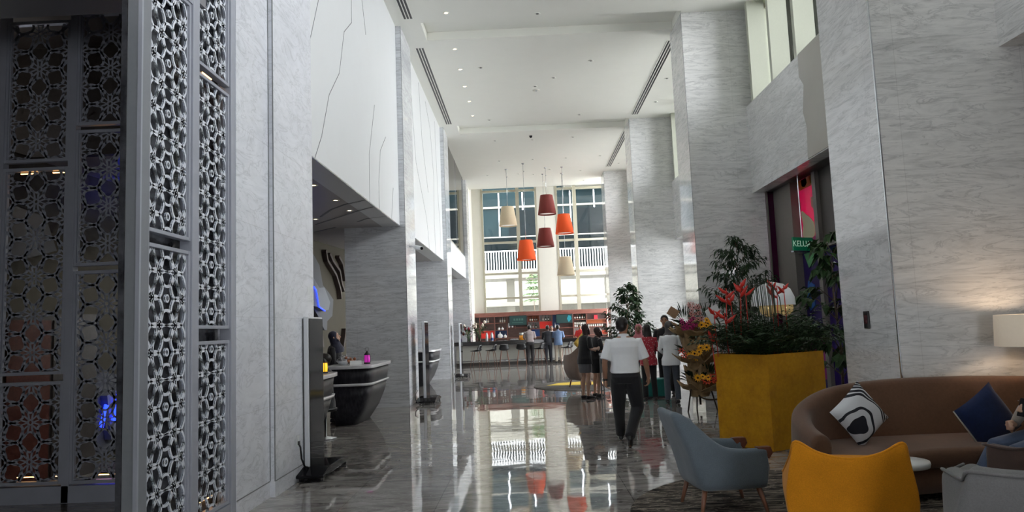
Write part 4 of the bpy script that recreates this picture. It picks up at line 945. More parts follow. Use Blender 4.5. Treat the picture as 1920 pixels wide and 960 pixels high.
def armchair(name, label, loc, rz, mat, w_top, w_mid, w_bot, d, h_back, h_arm, arm_front_drop=.0, z0=.2, seat_h=.42, seat_mat=None, pads=None, lean=.1, th=.075, dip=.04, pipe=None, cat='armchair', sharp=False):
    """faces +Y; outer plan runs left arm front -> back -> right arm front"""
    t = thing(name, label, cat, loc, rz)
    # path: (x_bottom, y_bottom, x_mid, y_mid, x_top, y_top, z_top)
    hm = .45
    P = [(-w_bot*.9, d*.46, -w_mid*.9, d*.48, -w_mid*.9, d*.46, h_arm), (-w_bot, d*.1, -w_mid, d*.1, -w_mid*.99, d*.1, h_arm+.005), (-w_bot, -d*.16, -w_mid, -d*.18, -w_mid*.97, -d*.17, h_arm+.05),
         (-w_bot*.98, -d*.34, -w_mid*.98, -d*.40, -w_top*1.0, -d*.40-lean*.55, h_back*.93), (-w_bot*.8, -d*.42, -w_mid*.84, -d*.5, -w_top*.86, -d*.5-lean, h_back),
         (-w_bot*.4, -d*.44, -w_mid*.45, -d*.52, -w_top*.45, -d*.52-lean, h_back-dip*.8), (0, -d*.44, 0, -d*.52, 0, -d*.52-lean, h_back-dip)]
    if sharp:
        P[3] = (-w_bot*.98, -d*.36, -w_mid, -d*.44, -w_top*1.06, -d*.44-lean*.7, h_back*.90); P[4] = (-w_bot*.9, -d*.42, -w_mid*.93, -d*.5, -w_top*.95, -d*.51-lean, h_back+.012)
        P[5] = (-w_bot*.5, -d*.44, -w_mid*.5, -d*.52, -w_top*.55, -d*.52-lean, h_back-dip*.62)
    P = P+[(-a, b, -c, e, -f, g, h) for a, b, c, e, f, g, h in reversed(P[:-1])]
    st = []; Q = smoothpath(P, 5)
    for i, q in enumerate(Q):
        a, b = Q[max(i-1, 0)], Q[min(i+1, len(Q)-1)]
        tx, ty = b[2]-a[2], b[3]-a[3]; inw = (-ty, tx) if True else None
        if inw[0]*(0-q[2])+inw[1]*(.1-q[3]) < 0: inw = (-inw[0], -inw[1])
        B0 = Vector((q[0], q[1], z0)); Mi = Vector((q[2], q[3], max(hm, z0+.05))); T = Vector((q[4], q[5], q[6]))
        lev = [B0, B0.lerp(Mi, .5), Mi, Mi.lerp(T, .5), T] if T.z > Mi.z+.05 else [B0, B0.lerp(Mi, .4), B0.lerp(Mi, .75), B0.lerp(T, .92), T]
        st.append((lev, inw))
    subsurf(shell(st, th).build('shell', mat, t))
    sm = seat_mat or mat
    sw = w_bot-th+.03
    subsurf(MB().box(-sw, sw, -d*.38, d*.46, z0, seat_h-.12).build('seat_base', mat, t, bevel=.03), 0)
    c = MB(); c.box(-sw-.01, sw+.01, -d*.40, d*.5, seat_h-.12, seat_h); c.build('seat_cushion', sm, t, bevel=.045, seg=4)
    bk = MB(); bk.obox((0, -d*.36-lean*.3, (seat_h+h_back)/2+.0), (w_top*1.35, .09, (h_back-seat_h)*(.62 if sharp else .9)), Matrix.Rotation(-math.atan2(lean, .4)*-1, 3, 'X')); bk.build('back_cushion', sm, t, bevel=.04, seg=4)
    for sx in (-1, 1):
        for sy in (-1, 1):
            MB().tube([(sx*(w_bot-.08), sy*d*.34, z0+.02), (sx*(w_bot-.04), sy*d*.42, 0)], [.024, .014], 10).build('leg', M['woodleg'], t)
    if pads:
        for sx in (-1, 1):
            MB().prism([(0, .0), (.12, -.0), (.135, -.05), (.10, -.10), (.03, -.05)], lambda u, v, dd: (sx*(w_mid*.9-th/2)+dd, d*.46-.095+u, h_arm+.04+v), -.032, .032).build('arm_pad', M['padwood'], t, bevel=.006)
    if pipe:
        top = [(q[4]*.985, q[5]+.01, q[6]+th*.30) for q in Q]
        piping(t, top, .009, pipe)
    return t

# blue-grey armchair in side view
t = armchair('armchair', 'blue grey fabric armchair in side view with wooden arm pads, beside the gold planter', (1.6, 6.35, .017), R(-84), M['f_blue'], .27, .33, .30, .66, .80, .49, lean=.13, pads=True, dip=.0, z0=.19)
for z in (.62,):
    MB().ball((0, -.27, z), .016, 8).build('button', plain('tan_button', (.4, .28, .15), .5), t)
# mustard armchair from behind
armchair('armchair', 'mustard yellow armchair seen from behind in the foreground', (2.02, 4.85, .017), R(-18), M['f_yellow'], .315, .385, .34, .62, .79, .53, lean=.07, dip=.085, th=.05, pipe=M['f_yellow'], z0=.17, sharp=True)
# light grey armchair bottom right
armchair('armchair', 'light grey armchair cut by the lower right corner of the photo', (2.45, 3.62, .017), R(-38), M['f_grey'], .30, .42, .38, .72, .80, .70, lean=.05, dip=.0, th=.13, pipe=M['f_grey'])
# brown armchair behind it
armchair('armchair', 'dark brown round backed armchair behind the light grey one at right edge', (3.34, 4.62, .017), R(20), M['f_brown2'], .34, .42, .38, .66, .82, .70, lean=.03, dip=-.03, pipe=M['f_brown2'])
# tall brown armchair in the middle lounge
armchair('armchair', 'tall brown tub armchair behind the two women in black', (1.45, 18.9, 0), R(25), M['f_tan'], .42, .50, .36, .75, 1.08, .82, lean=.06, dip=-.02)
o = MB().box(-.2, .2, -.06, .06, -.2, .2).build('cushion', plain('mustard_cushion', (.55, .36, .06), .8), bevel=.05, loc=(1.42, 18.75, 1.14)); o.rotation_euler = (0, R(45), R(20)); tag(o, 'mustard cushion poking over the tall brown armchair', 'cushion')

# curved sofa
t = thing('sofa', 'long curved brown velvet sofa against the nearest right column', 'sofa', (0, 0, .017))
P = [(2.28, 5.98, 2.24, 5.98, 2.26, 6.0, .60), (2.28, 6.35, 2.25, 6.38, 2.27, 6.38, .66), (2.42, 6.72, 2.38, 6.78, 2.40, 6.80, .76), (2.75, 6.98, 2.73, 7.05, 2.75, 7.09, .87), (3.2, 7.08, 3.2, 7.14, 3.22, 7.2, .925), (3.8, 7.12, 3.8, 7.18, 3.8, 7.24, .94), (4.5, 7.05, 4.52, 7.12, 4.52, 7.18, .93), (5.1, 6.8, 5.15, 6.85, 5.15, 6.9, .9), (5.45, 6.3, 5.5, 6.3, 5.5, 6.3, .8)]
st = []; Q = smoothpath(P, 6)
for i, q in enumerate(Q):
    a, b = Q[max(i-1, 0)], Q[min(i+1, len(Q)-1)]
    inw = (b[3]-a[3], -(b[2]-a[2]))
    B0 = Vector((q[0], q[1], .08)); Mi = Vector((q[2], q[3], .4)); T = Vector((q[4], q[5], q[6]-.06)); st.append(([B0, B0.lerp(Mi, .5), Mi, Mi.lerp(T, .5), T], inw))
subsurf(shell(st, .17).build('backrest', M['f_brown'], t))
def seatout(z, off):
    front = [(2.42-off*.2, 5.95-off), (2.62, 5.92-off), (2.95, 6.12-off), (3.4, 6.26-off), (3.9, 6.28-off), (4.4, 6.2-off), (4.9, 5.98-off), (5.3, 5.9-off)]
    back = [(5.45, 6.35), (5.1, 6.8), (4.5, 7.02), (3.8, 7.09), (3.2, 7.05), (2.78, 6.93), (2.46, 6.68), (2.34, 6.3)]
    f2 = smoothpath(front, 4); b2 = smoothpath(back, 4)
    return [(x, y, z) for x, y in f2+b2]
MB().rings([seatout(.06, -.06), seatout(.27, -.02)]).build('seat_plinth', M['f_brown'], t)
MB().rings([seatout(.275, .0), seatout(.29, .03), seatout(.39, .045), seatout(.425, .025), seatout(.435, -.03)]).build('seat_cushion', M['f_brown'], t)
for x, y in ((2.6, 6.2), (3.8, 6.6), (5.0, 6.3)): MB().tube([(x, y, 0), (x, y, .09)], .03, 10).build('foot', M['black'], t)

# cushions
def cushion(label, loc, rot, size, mats, edge=None, matf=None):
    t = thing('cushion', label, 'cushion', loc); t.rotation_euler = rot
    n = 14; fr = []; 
    m_ = MB()
    for sgn in (1, -1):
        vs = []; fs = []
        for i in range(n+1):
            for j in range(n+1):
                u, v = -1+2*i/n, -1+2*j/n; k = (max(0, 1-u*u))**.5*(max(0, 1-v*v))**.5
                pin = 1-.06*(1-abs(u)**2)*abs(v)**4-.06*(1-abs(v)**2)*abs(u)**4
                vs.append((u*size*.5*(1-.05*(1-u*u)*0)*pin, sgn*.5*.17*k**.8, v*size*.5*pin))
        for i in range(n):
            for j in range(n):
                a = i*(n+1)+j; q = (a, a+1, a+n+2, a+n+1); fs.append(q if sgn < 0 else q[::-1])
        m_.add(vs, fs, 0, True)
    m_.build('cover', mats, t)
    if edge:
        s_ = size*.5*.995; piping(t, [(-s_, 0, -s_), (s_, 0, -s_), (s_, 0, s_), (-s_, 0, s_), (-s_, 0, -s_)], .006, edge)
    return t
def bw_mat():
    mt, t, b = nt('black_white_swirl'); g = N(t, 'ShaderNodeTexCoord'); s_ = N(t, 'ShaderNodeSeparateXYZ'); L(t, g.outputs['Object'], s_.inputs[0])
    # distance from a point near the lower corner, warped: white field, one thick black arch, black core, stripes towards the top corner
    mp = N(t, 'ShaderNodeMapping'); mp.inputs['Location'].default_value = (-.03, 0, .11); mp.inputs['Scale'].default_value = (1, .0, 1); L(t, g.outputs['Object'], mp.inputs[0])
    nz = N(t, 'ShaderNodeTexNoise'); nz.inputs['Scale'].default_value = 5; nz.inputs['Detail'].default_value = 1; L(t, mp.outputs[0], nz.inputs['Vector'])
    ma = N(t, 'ShaderNodeVectorMath', operation='MULTIPLY_ADD'); L(t, nz.outputs['Color'], ma.inputs[0]); ma.inputs[1].default_value = (.12, .0, .12); L(t, mp.outputs[0], ma.inputs[2])
    sb = N(t, 'ShaderNodeVectorMath', operation='SUBTRACT'); L(t, ma.outputs[0], sb.inputs[0]); sb.inputs[1].default_value = (.06, 0, .06)
    ln = N(t, 'ShaderNodeVectorMath', operation='LENGTH'); L(t, sb.outputs[0], ln.inputs[0])
    r = N(t, 'ShaderNodeValToRGB'); r.color_ramp.interpolation = 'CONSTANT'
    e = r.color_ramp.elements; Wt, Bk = (.62, .64, .68, 1), (.008, .01, .018, 1)
    st = [(0, Bk), (.13, Wt), (.235, Bk), (.285, Wt), (.47, Bk), (.51, Wt), (.53, Bk), (.57, Wt), (.59, Bk), (.63, Wt), (.65, Bk), (.69, Wt), (.705, Bk), (.75, Wt), (.765, Bk)]
    while len(e) < len(st): e.new(.5)
    for i, (p, c) in enumerate(st): e[i].position = p; e[i].color = c
    ml = N(t, 'ShaderNodeMath', operation='MULTIPLY'); ml.inputs[1].default_value = 1.8; L(t, ln.outputs['Value'], ml.inputs[0]); L(t, ml.outputs[0], r.inputs[0])
    L(t, r.outputs[0], b.inputs['Base Color']); b.inputs['Roughness'].default_value = .75; return mt
cushion('black and white swirl patterned cushion leaning at the left end of the brown sofa', (2.93, 6.62, .705), (R(-14), R(52), R(4)), .43, bw_mat())
cushion('navy blue cushion with cream piping on the right of the brown sofa', (4.02, 6.56, .64), (R(-14), R(58), R(-4)), .46, M['f_navy'], M['pipe_cream'])

# side table
t = thing('side_table', 'small round white topped side table beside the mustard armchair', 'side table', (2.68, 5.42, .017))
MB().lathe([(.165, .47), (.175, .475), (.18, .5), (.175, .515), (.001, .515)], 36).build('table_top', M['white'], t)
MB().lathe([(.16, 0), (.16, .012), (.02, .03), (.018, .47)], 24).build('pedestal', M['black'], t)
# rugs
def rugmat(name, base, line, yellow=False):
    mt, t, b = nt(name); v = coords(t, 'Object', scale=(1.1, 7, 1), rot=(0, 0, R(14)))
    f = noise(t, v, 2.4, 6, .65, 1.2); c = ramp(t, f, [(.46, base), (.53, tuple(x*.45 for x in line)), (.56, line), (.59, base)])
    v2 = coords(t, 'Object', scale=(1.3, 5, 1), rot=(0, 0, R(-40))); f2 = noise(t, v2, 1.6, 2, .5, .4)
    c = mix(t, ramp(t, f2, [(.492, (0, 0, 0)), (.5, (1, 1, 1)), (.508, (0, 0, 0))]), c, line)
    L(t, c, b.inputs['Base Color']); b.inputs['Roughness'].default_value = .95; b.inputs['Specular IOR Level'].default_value = .15; return mt
o = MB().lathe([(1.7, 0), (1.71, .006), (1.7, .014), (.001, .016)], 96, smooth=False).build('rug', rugmat('dark_streaked_rug', (.014, .012, .011), (.34, .29, .24)), loc=(2.5, 6.1, .001)); tag(o, 'large round dark rug with fine pale streaks under the lounge chairs', 'rug')
t = thing('rug', 'round dark rug with a yellow patch under the tall brown armchair', 'rug', (2.0, 19.6, .001))
MB().lathe([(1.9, 0), (1.9, .012), (.001, .014)], 72, smooth=False).build('pile', rugmat('grey_streaked_rug', (.06, .055, .05), (.2, .18, .16)), t)
MB().prism([(-1.55, .1), (-1.2, .8), (-.6, 1.0), (.2, .6), (.5, .2), (-.4, -.1)], lambda u, w, d: (u, w, d), .0135, .018).build('yellow_patch', plain('yellow_pile', (.55, .38, .02), .9), t)

# floor lamp behind the sofa
t = thing('floor_lamp', 'tripod floor lamp with cream drum shade behind the sofa at right edge', 'floor lamp', (4.72, 6.9, 0))
for k in range(3):
    a = R(90+120*k); MB().tube([(.035*math.cos(a), .035*math.sin(a), 1.2), (.30*math.cos(a), .30*math.sin(a), 0)], [.016, .013], 8).build('leg', M['bronze'], t)
MB().lathe([(.05, 1.16), (.06, 1.18), (.05, 1.21), (.012, 1.215), (.012, 1.3)], 16).build('hub', M['bronze'], t)
M['drum'] = plain('lamp_shade_cream', (.62, .55, .45), .8, var=.02, emis=.12, emcol=(1, .8, .6))
MB().lathe([(.31, 1.245), (.295, 1.54), (.288, 1.54), (.303, 1.245)], 40, cap=False).build('lamp_shade', M['drum'], t)
MB().ball((0, 0, 1.38), .04, 10).build('bulb', plain('warm_bulb', (1, .8, .5), .5, emis=8, emcol=(1, .75, .45)), t)
MB().tube([(-.3, 0, 1.3), (.3, 0, 1.3)], .004, 6).tube([(0, -.3, 1.3), (0, .3, 1.3)], .004, 6).build('spider', M['bronze'], t)
l = bpy.data.lights.new('floor_lamp_bulb', 'POINT'); l.energy = 9; l.color = (1, .72, .48); l.shadow_soft_size = .05
lo = bpy.data.objects.new('floor_lamp_bulb', l); COL.objects.link(lo); lo.location = (4.72, 6.9, 1.45)

# high white table, women's side
t = thing('high_table', 'high white topped table between the women in black and the walking man', 'table', (1.88, 15.55, 0))
MB().box(-.36, .36, -.3, .3, .93, .975).build('table_top', M['white'], t, bevel=.006)
MB().box(-.27, .3, -.1, .3, .28, .93).build('dark_cabinet', M['darkbrown'], t, bevel=.006)
for sx in (-1, 1):
    for sy in (-1, 1): MB().box(sx*.34-.015, sx*.34+.015, sy*.28-.015, sy*.28+.015, 0, .93).build('leg', plain('grey_leg_paint', (.22, .22, .23), .5), t)
MB().box(-.34, .34, -.295, -.265, .2, .23).box(-.34, .34, .265, .295, .2, .23).build('foot_rail', M['steel'], t)
o = MB().box(-.05, .05, -.03, .03, 0, .012).build('paper_stack', M['white'], loc=(1.7, 15.45, .976)); tag(o, 'white papers lying on the high table', 'paper')
t = thing('ottoman', 'teal upholstered cube stool seen between the legs of the standing group', 'ottoman', (2.62, 15.75, 0))
MB().box(-.36, .36, -.2, .2, .03, .40).build('cover', fabric('teal_cloth', (.03, .22, .20)), t, bevel=.03, seg=3); MB().box(-.3, .3, -.15, .15, 0, .035).build('base', M['black'], t)

# ================================================================== GOLD PLANTER AND FLOWERS
def goldmat():
    mt, t, b = nt('gold_leaf'); v = coords(t, 'Object')
    f = noise(t, v, 3, 8, .7); g = noise(t, v, 22, 5, .7)
    c = ramp(t, f, [(.3, (.38, .14, .003)), (.5, (.60, .27, .004)), (.72, (.74, .37, .008))]); c = mix(t, .4, c, ramp(t, g, [(.3, (.36, .17, .012)), (.7, (.62, .35, .035))]))
    L(t, c, b.inputs['Base Color']); b.inputs['Roughness'].default_value = .5; b.inputs['Metallic'].default_value = .15; b.inputs['Specular IOR Level'].default_value = .3; bump(t, b, g, .35, .006); return mt
M['gold'] = goldmat()
PA, PB, PC, PD = (2.43, 9.60), (2.88, 8.87), (3.77, 9.40), (3.32, 10.13)
pcx, pcy = sum(p[0] for p in (PA, PB, PC, PD))/4, sum(p[1] for p in (PA, PB, PC, PD))/4
t = thing('planter', 'large square gold leaf planter full of ferns and red heliconias', 'planter', (pcx, pcy, 0))
loc4 = [(x-pcx, y-pcy) for x, y in (PA, PB, PC, PD)]
def sq(k, z): return [(x*k, y*k, z) for x, y in loc4]
MB().rings([sq(.985, 0), sq(1, .01), sq(1, 1.155), sq(.95, 1.155), sq(.94, 1.06)], smooth=False).build('box_body', M['gold'], t, bevel=.004)
MB().rings([sq(.94, 1.03), sq(.94, 1.05)], smooth=False).build('soil', M['bark'], t)
rnd = random.Random(21)
fb = MB(); stt = MB()
ex, ey = Vector((loc4[2][0]-loc4[1][0], loc4[2][1]-loc4[1][1], 0)), Vector((loc4[0][0]-loc4[1][0], loc4[0][1]-loc4[1][1], 0)); o0 = Vector((loc4[1][0], loc4[1][1], 0))
for i in range(230):
    a, b_ = rnd.uniform(.04, .96), rnd.uniform(.04, .96); p = o0+ex*a+ey*b_+Vector((0, 0, 1.08))
    out_ = Vector((p.x, p.y, 0))*rnd.uniform(.5, 1.2)+Vector((rnd.uniform(-.3, .3), rnd.uniform(-.3, .3), 0)); ln = rnd.uniform(.42, .68); el = rnd.uniform(.8, 1.5)
    if out_.length < .05: out_ = Vector((.1, 0, 0))
    od = out_.normalized(); edge = min(a, 1-a, b_, 1-b_) < .2
    pts = []
    for k in range(12):
        s = k/11; pts.append(p+od*ln*s*(math.cos(el)+.25*s)+Vector((0, 0, ln*(s*math.sin(el)*1.3-.5*s*s*(1.1 if edge else .6)))))
    lv = []
    for k in range(2, 12):
        d = (pts[k]-pts[k-1]).normalized(); sd = d.cross(Vector((0, 0, 1))).normalized()
        for s in (1, -1): lv.append((pts[k], sd*s+d*.6))
    leaf_mesh(fb, lv, .115*(1), rnd, droop=.5, aspect=.27); stt.tube(pts[::3], .003, 4)
fb.build('fern_foliage', M['leaf_dark'], t); stt.build('stems', M['leaf'], t)
M['red_flower'] = plain('red_bract', (.55, .025, .015), .4, var=.2, nscale=12)
def heliconia(x, y, z, n, s, seed):
    r_ = random.Random(seed); m_ = MB(); lean = Vector((r_.uniform(-.08, .08), r_.uniform(-.05, .05), 1)).normalized()
    base = Vector((x, y, z))
    for k in range(n):
        p = base+lean*(k*.06*s); sd = 1 if k % 2 else -1; ax = Vector((sd*math.cos(seed), sd*math.sin(seed)*.4, .75)).normalized(); l = (.17-.022*k)*s
        m_.tube([p, p+ax*l*.35+Vector((0, 0, -.01)), p+ax*l*.75, p+ax*l], [(.014*s, .014*s), (.036*s, .024*s), (.02*s, .014*s), .001], 6)
    m_.tube([base-lean*.5, base+lean*(n*.06*s)], .006, 5); return m_
for i, (x, y, z, n, s) in enumerate(((-.52, -.1, 1.82, 5, 1), (-.42, .05, 1.78, 5, .9), (-.36, -.2, 1.88, 5, 1.05), (-.55, -.1, 1.55, 4, 1.1), (-.66, -.0, 1.62, 4, .9), (.02+.12, .1, 1.9, 5, .9), (.24, .2, 1.86, 5, .9), (.3, .1, 1.92, 4, .8), (-.7, .05, 1.3, 4, .9), (-.27, -.12, 1.9, 4, .9))):
    heliconia(x, y, z, max(2, n-2), s, i).build('heliconia', M['red_flower'], t)
rd = MB()
for i in range(26):
    u = -1+2*i/25; x = -.03+u*.2+rnd.uniform(-.01, .01); h = 1.98+.02*rnd.random()+(.1*(1-u*u) if i % 3 else .16)
    rd.tube([(x, -.02+rnd.uniform(-.05, .05), 1.05), (x-.02, 0, 1.6), (x-.04+u*.02, .02, h)], .0045, 4)
rd.tube([(-.26, 0, 1.6), (-.24, 0, 1.9), (-.14, 0, 2.05), (0, 0, 2.09), (.12, 0, 2.02), (.2, 0, 1.86), (.22, 0, 1.6)], .006, 5)
rd.build('reeds', plain('dark_reed', (.02, .03, .015), .6), t, kind='stuff')
# domed white lamp with golden globes behind the planter
t = thing('dome_lamp', 'white domed lamp with golden globes glimpsed behind the planter reeds', 'lamp', (3.72, 11.0, 0))
MB().lathe([(.16, 0), (.16, .02), (.02, .03), (.02, 1.7)], 20).build('stand', M['bronze'], t)
MB().lathe([(.32, 1.78), (.31, 1.9), (.26, 2.02), (.16, 2.1), (.001, 2.14)], 36, cap=False).build('dome_shade', M['white'], t)
MB().ball((-.13, -.12, 1.74), .12, 12).ball((.14, -.1, 1.74), .12, 12).ball((0, .15, 1.74), .14, 12).build('golden_globes', plain('golden_globe', (.75, .55, .25), .25, metal=.6, emis=.15), t)
# cards
t = thing('gift_card', 'white rectangular card with a dark bar, tilted beside the flower stand', 'card', (2.83, 10.9, 1.62)); t.rotation_euler = (R(8), R(-30), R(5))
MB().box(-.105, .105, -.004, .004, -.19, .19).build('card', M['white'], t); MB().box(-.012, .012, -.0065, -.004, -.1, .12).build('printed_bar', M['bronze'], t)
MB().tube([(0, .01, -.15), t.rotation_euler.to_matrix().inverted()@Vector((.06, .02, -1.615))], .006, 5).build('holder_stick', M['woodleg'], t)
t = thing('gift_card', 'small brown square card stuck at the top left of the flower stand', 'card', (2.62, 13.05, 1.76)); t.rotation_euler = (0, R(35), 0)
MB().box(-.09, .09, -.004, .004, -.08, .08).build('card', plain('brown_card', (.3, .18, .1), .7), t); MB().tube([(0, .01, -.05), (.5, .05, -.45)], .004, 5).build('holder_stick', M['woodleg'], t)

# three-tier congratulation stand
t = thing('flower_stand', 'three tiered flower stand wrapped in brown crepe paper with orchids and yellow gerberas', 'flower stand', (3.04, 13.2, 0))
M['crepe'] = plain('brown_crepe_paper', (.30, .20, .10), .8, var=.25, nscale=14, bmp=.4)
b = MB()
for k in range(3):
    a = R(90+120*k); b.tube([(0, 0, 1.2), (.30*math.cos(a), .30*math.sin(a), 0)], .014, 6)
b.tube([(0, 0, .1), (0, 0, 1.5)], .02, 6); b.build('tripod', M['bronze'], t)
def ruffle(z, r0, r1, h, seed, cx=0, cy=0):
    r_ = random.Random(seed); n = 72; ph = [r_.uniform(0, 6.28) for _ in range(4)]; rs = []
    for i in range(7):
        f = i/6; row = []
        for k in range(n):
            a = 2*math.pi*k/n; w = (math.sin(5*a+ph[0])+.6*math.sin(9*a+ph[1])+.5*math.sin(14*a+ph[2]))
            rr = r0+(r1-r0)*f+.04*f*w; row.append((cx+rr*math.cos(a), cy+rr*math.sin(a), z+h*(f**1.4)+.045*f*w))
        rs.append(row)
    m_ = MB(); m_.rings(rs, cap=False); return m_
def wrap(z, r0, r1, h, seed, cx=0): 
    o = ruffle(z, r0, r1, h, seed, cx).build('crepe_wrap', M['crepe'], t); s_ = o.modifiers.new('thick', 'SOLIDIFY'); s_.thickness = .006
wrap(.25, .16, .22, .5, 11); wrap(.72, .2, .16, .3, 12); wrap(.95, .2, .26, .36, 13); wrap(1.28, .1, .46, .16, 1); wrap(1.3, .08, .36, .24, 5, -.04); wrap(.84, .12, .42, .12, 2, .02); wrap(.88, .1, .28, .16, 6); wrap(.34, .14, .44, .10, 3, .1); wrap(.38, .1, .34, .2, 7, .12)
M['f_mag'] = plain('magenta_orchid', (.42, .01, .14), .5, var=.2); M['f_yel'] = plain('yellow_gerbera', (.85, .42, .01), .5); M['f_pink'] = plain('pale_pink_orchid', (.50, .2, .18), .5, var=.2); M['f_red'] = plain('orange_red_bloom', (.6, .05, .02), .5); M['f_cen'] = plain('dark_flower_centre', (.05, .03, .01), .7)
def daisy(m_, c, r, nrm, n=10):
    nv = Vector(nrm).normalized(); a = nv.cross(Vector((0, 0, 1))); a = a.normalized() if a.length > .1 else Vector((1, 0, 0)); b_ = nv.cross(a); c = Vector(c)
    for k in range(n):
        t0 = 2*math.pi*k/n; d = a*math.cos(t0)+b_*math.sin(t0); e = a*-math.sin(t0)+b_*math.cos(t0)
        m_.add([c, c+d*r*.55+e*r*.2+nv*r*.1, c+d*r, c+d*r*.55-e*r*.2+nv*r*.1], [(0, 1, 2, 3)], 0)
    m_.ball(c+nv*r*.08, r*.22, 6, mi=1)
def blossoms(nm, mat, pts, r, seed):
    r_ = random.Random(seed)
    for p in pts:
        m_ = MB(); daisy(m_, p, r*r_.uniform(.85, 1.15), (r_.uniform(-.4, .4), -1, r_.uniform(.1, .7)), 10 if 'ger' in nm else 6); m_.build(nm, [mat, M['f_cen']], t)
rr = random.Random(9)
blossoms('gerbera', M['f_yel'], [(.10, -.38, 1.50), (.2, -.36, 1.56), (.26, -.3, 1.65), (.12, -.36, 1.60), (.02, -.38, 1.52), (.22, -.38, 1.48), (.3, -.3, 1.58), (-.12, -.3, 1.02), (-.04, -.32, 1.05), (-.2, -.28, .99), (0, -.28, 1.12), (-.09, -.3, .96), (.1, -.3, 1.12), (-.02, -.38, .62), (.08, -.36, .60), (-.1, -.34, .60)], .078, 1)
blossoms('orchid', M['f_mag'], [(-.34+rr.uniform(0, .28), -.34+rr.uniform(-.04, .1), 1.48+rr.uniform(-.02, .16)) for _ in range(26)], .058, 2)
blossoms('orchid', M['f_pink'], [(-.08+rr.uniform(-.08, .14), -.3+rr.uniform(-.05, .15), 1.68+rr.uniform(-.08, .22)) for _ in range(22)], .052, 3)
blossoms('red_bloom', M['f_red'], [(.02+rr.uniform(0, .3), -.36, .56+rr.uniform(-.03, .12)) for _ in range(9)]+[(-.3, -.3, 1.0), (-.34, -.28, 1.08), (.3, -.28, 1.2)], .07, 4)
lm = MB(); lv = []
for i in range(90):
    a = rr.uniform(0, 6.28); lv.append(((.2*math.cos(a), .2*math.sin(a), rr.choice((1.42, 1.46, .96, .50))+rr.uniform(0, .1)), (math.cos(a), math.sin(a), rr.uniform(.2, 1.2))))
leaf_mesh(lm, lv, .26, rr, aspect=.3)
for sx in (-.2, .2):
    for k in range(20):
        a = R(90+(k-9.5)*7.5); p = Vector((sx, 0, 1.55)); d = Vector((math.cos(a)*.9+.0, rr.uniform(-.25, .1), math.sin(a))); leaf_mesh(lm, [(p+d*.05*j+d*.1, d+Vector((rr.uniform(-.1, .1), 0, 0))) for j in range(0, 3)], .2, rr, aspect=.12, droop=.1)
for k in range(30):
    a = R(30+k*4); d = Vector((math.cos(a), -.3, math.sin(a))); leaf_mesh(lm, [(Vector((.15, -.1, .6))+d*.06, d)], .26, rr, aspect=.1)
lm.build('greenery', M['leaf_dark'], t, kind='stuff')
lm = MB()
for k in range(36): a = R(200+k*4); lm.ball((.15+.25*math.cos(a), -.3, .33+.12*math.sin(a)), .014, 5)
lm.build('bead_garland', M['f_cen'], t, kind='stuff')

# ================================================================== PEOPLE
dg = None
def vox(mb, name, mat, parent, size=.009, sm=4):
    o = mb.build(name, mat); r = o.modifiers.new('remesh', 'REMESH'); r.mode = 'VOXEL'; r.voxel_size = size; r.use_smooth_shade = True
    s_ = o.modifiers.new('smooth', 'SMOOTH'); s_.iterations = sm; s_.factor = .5
    d = bpy.context.evaluated_depsgraph_get(); me = bpy.data.meshes.new_from_object(o.evaluated_get(d)); me.name = name
    o.modifiers.clear(); old = o.data; o.data = me; bpy.data.meshes.remove(old); o.name = name
    if parent is not None: o.parent = parent
    return o
SKIN = {}
def skinmat(n, c):
    if n not in SKIN:
        mt, t, b = nt('skin_'+n); v = coords(t); f = noise(t, v, 25, 3)
        L(t, ramp(t, f, [(.3, tuple(x*.9 for x in c)), (.7, c)]), b.inputs['Base Color']); b.inputs['Roughness'].default_value = .5; b.inputs['Subsurface Weight'].default_value = .08; SKIN[n] = mt
    return SKIN[n]
S_A = skinmat('tan', (.38, .20, .125)); S_B = skinmat('light', (.50, .30, .21)); S_C = skinmat('brown', (.22, .11, .065))
HAIR = plain('black_hair', (.012, .009, .008), .4, var=.4, nscale=60); HAIRB = plain('dark_brown_hair', (.035, .015, .012), .4, var=.4, nscale=60)
DARK = plain('eye_dark', (.01, .008, .008), .2); LIP = plain('lips', (.28, .06, .05), .5)
SHOE = plain('black_leather', (.012, .012, .013), .3)
def cloth(n, c, sc=14, r=.85, var=.1): return plain(n, c, r, var=var, nscale=sc, bmp=.08, sheen=.2)

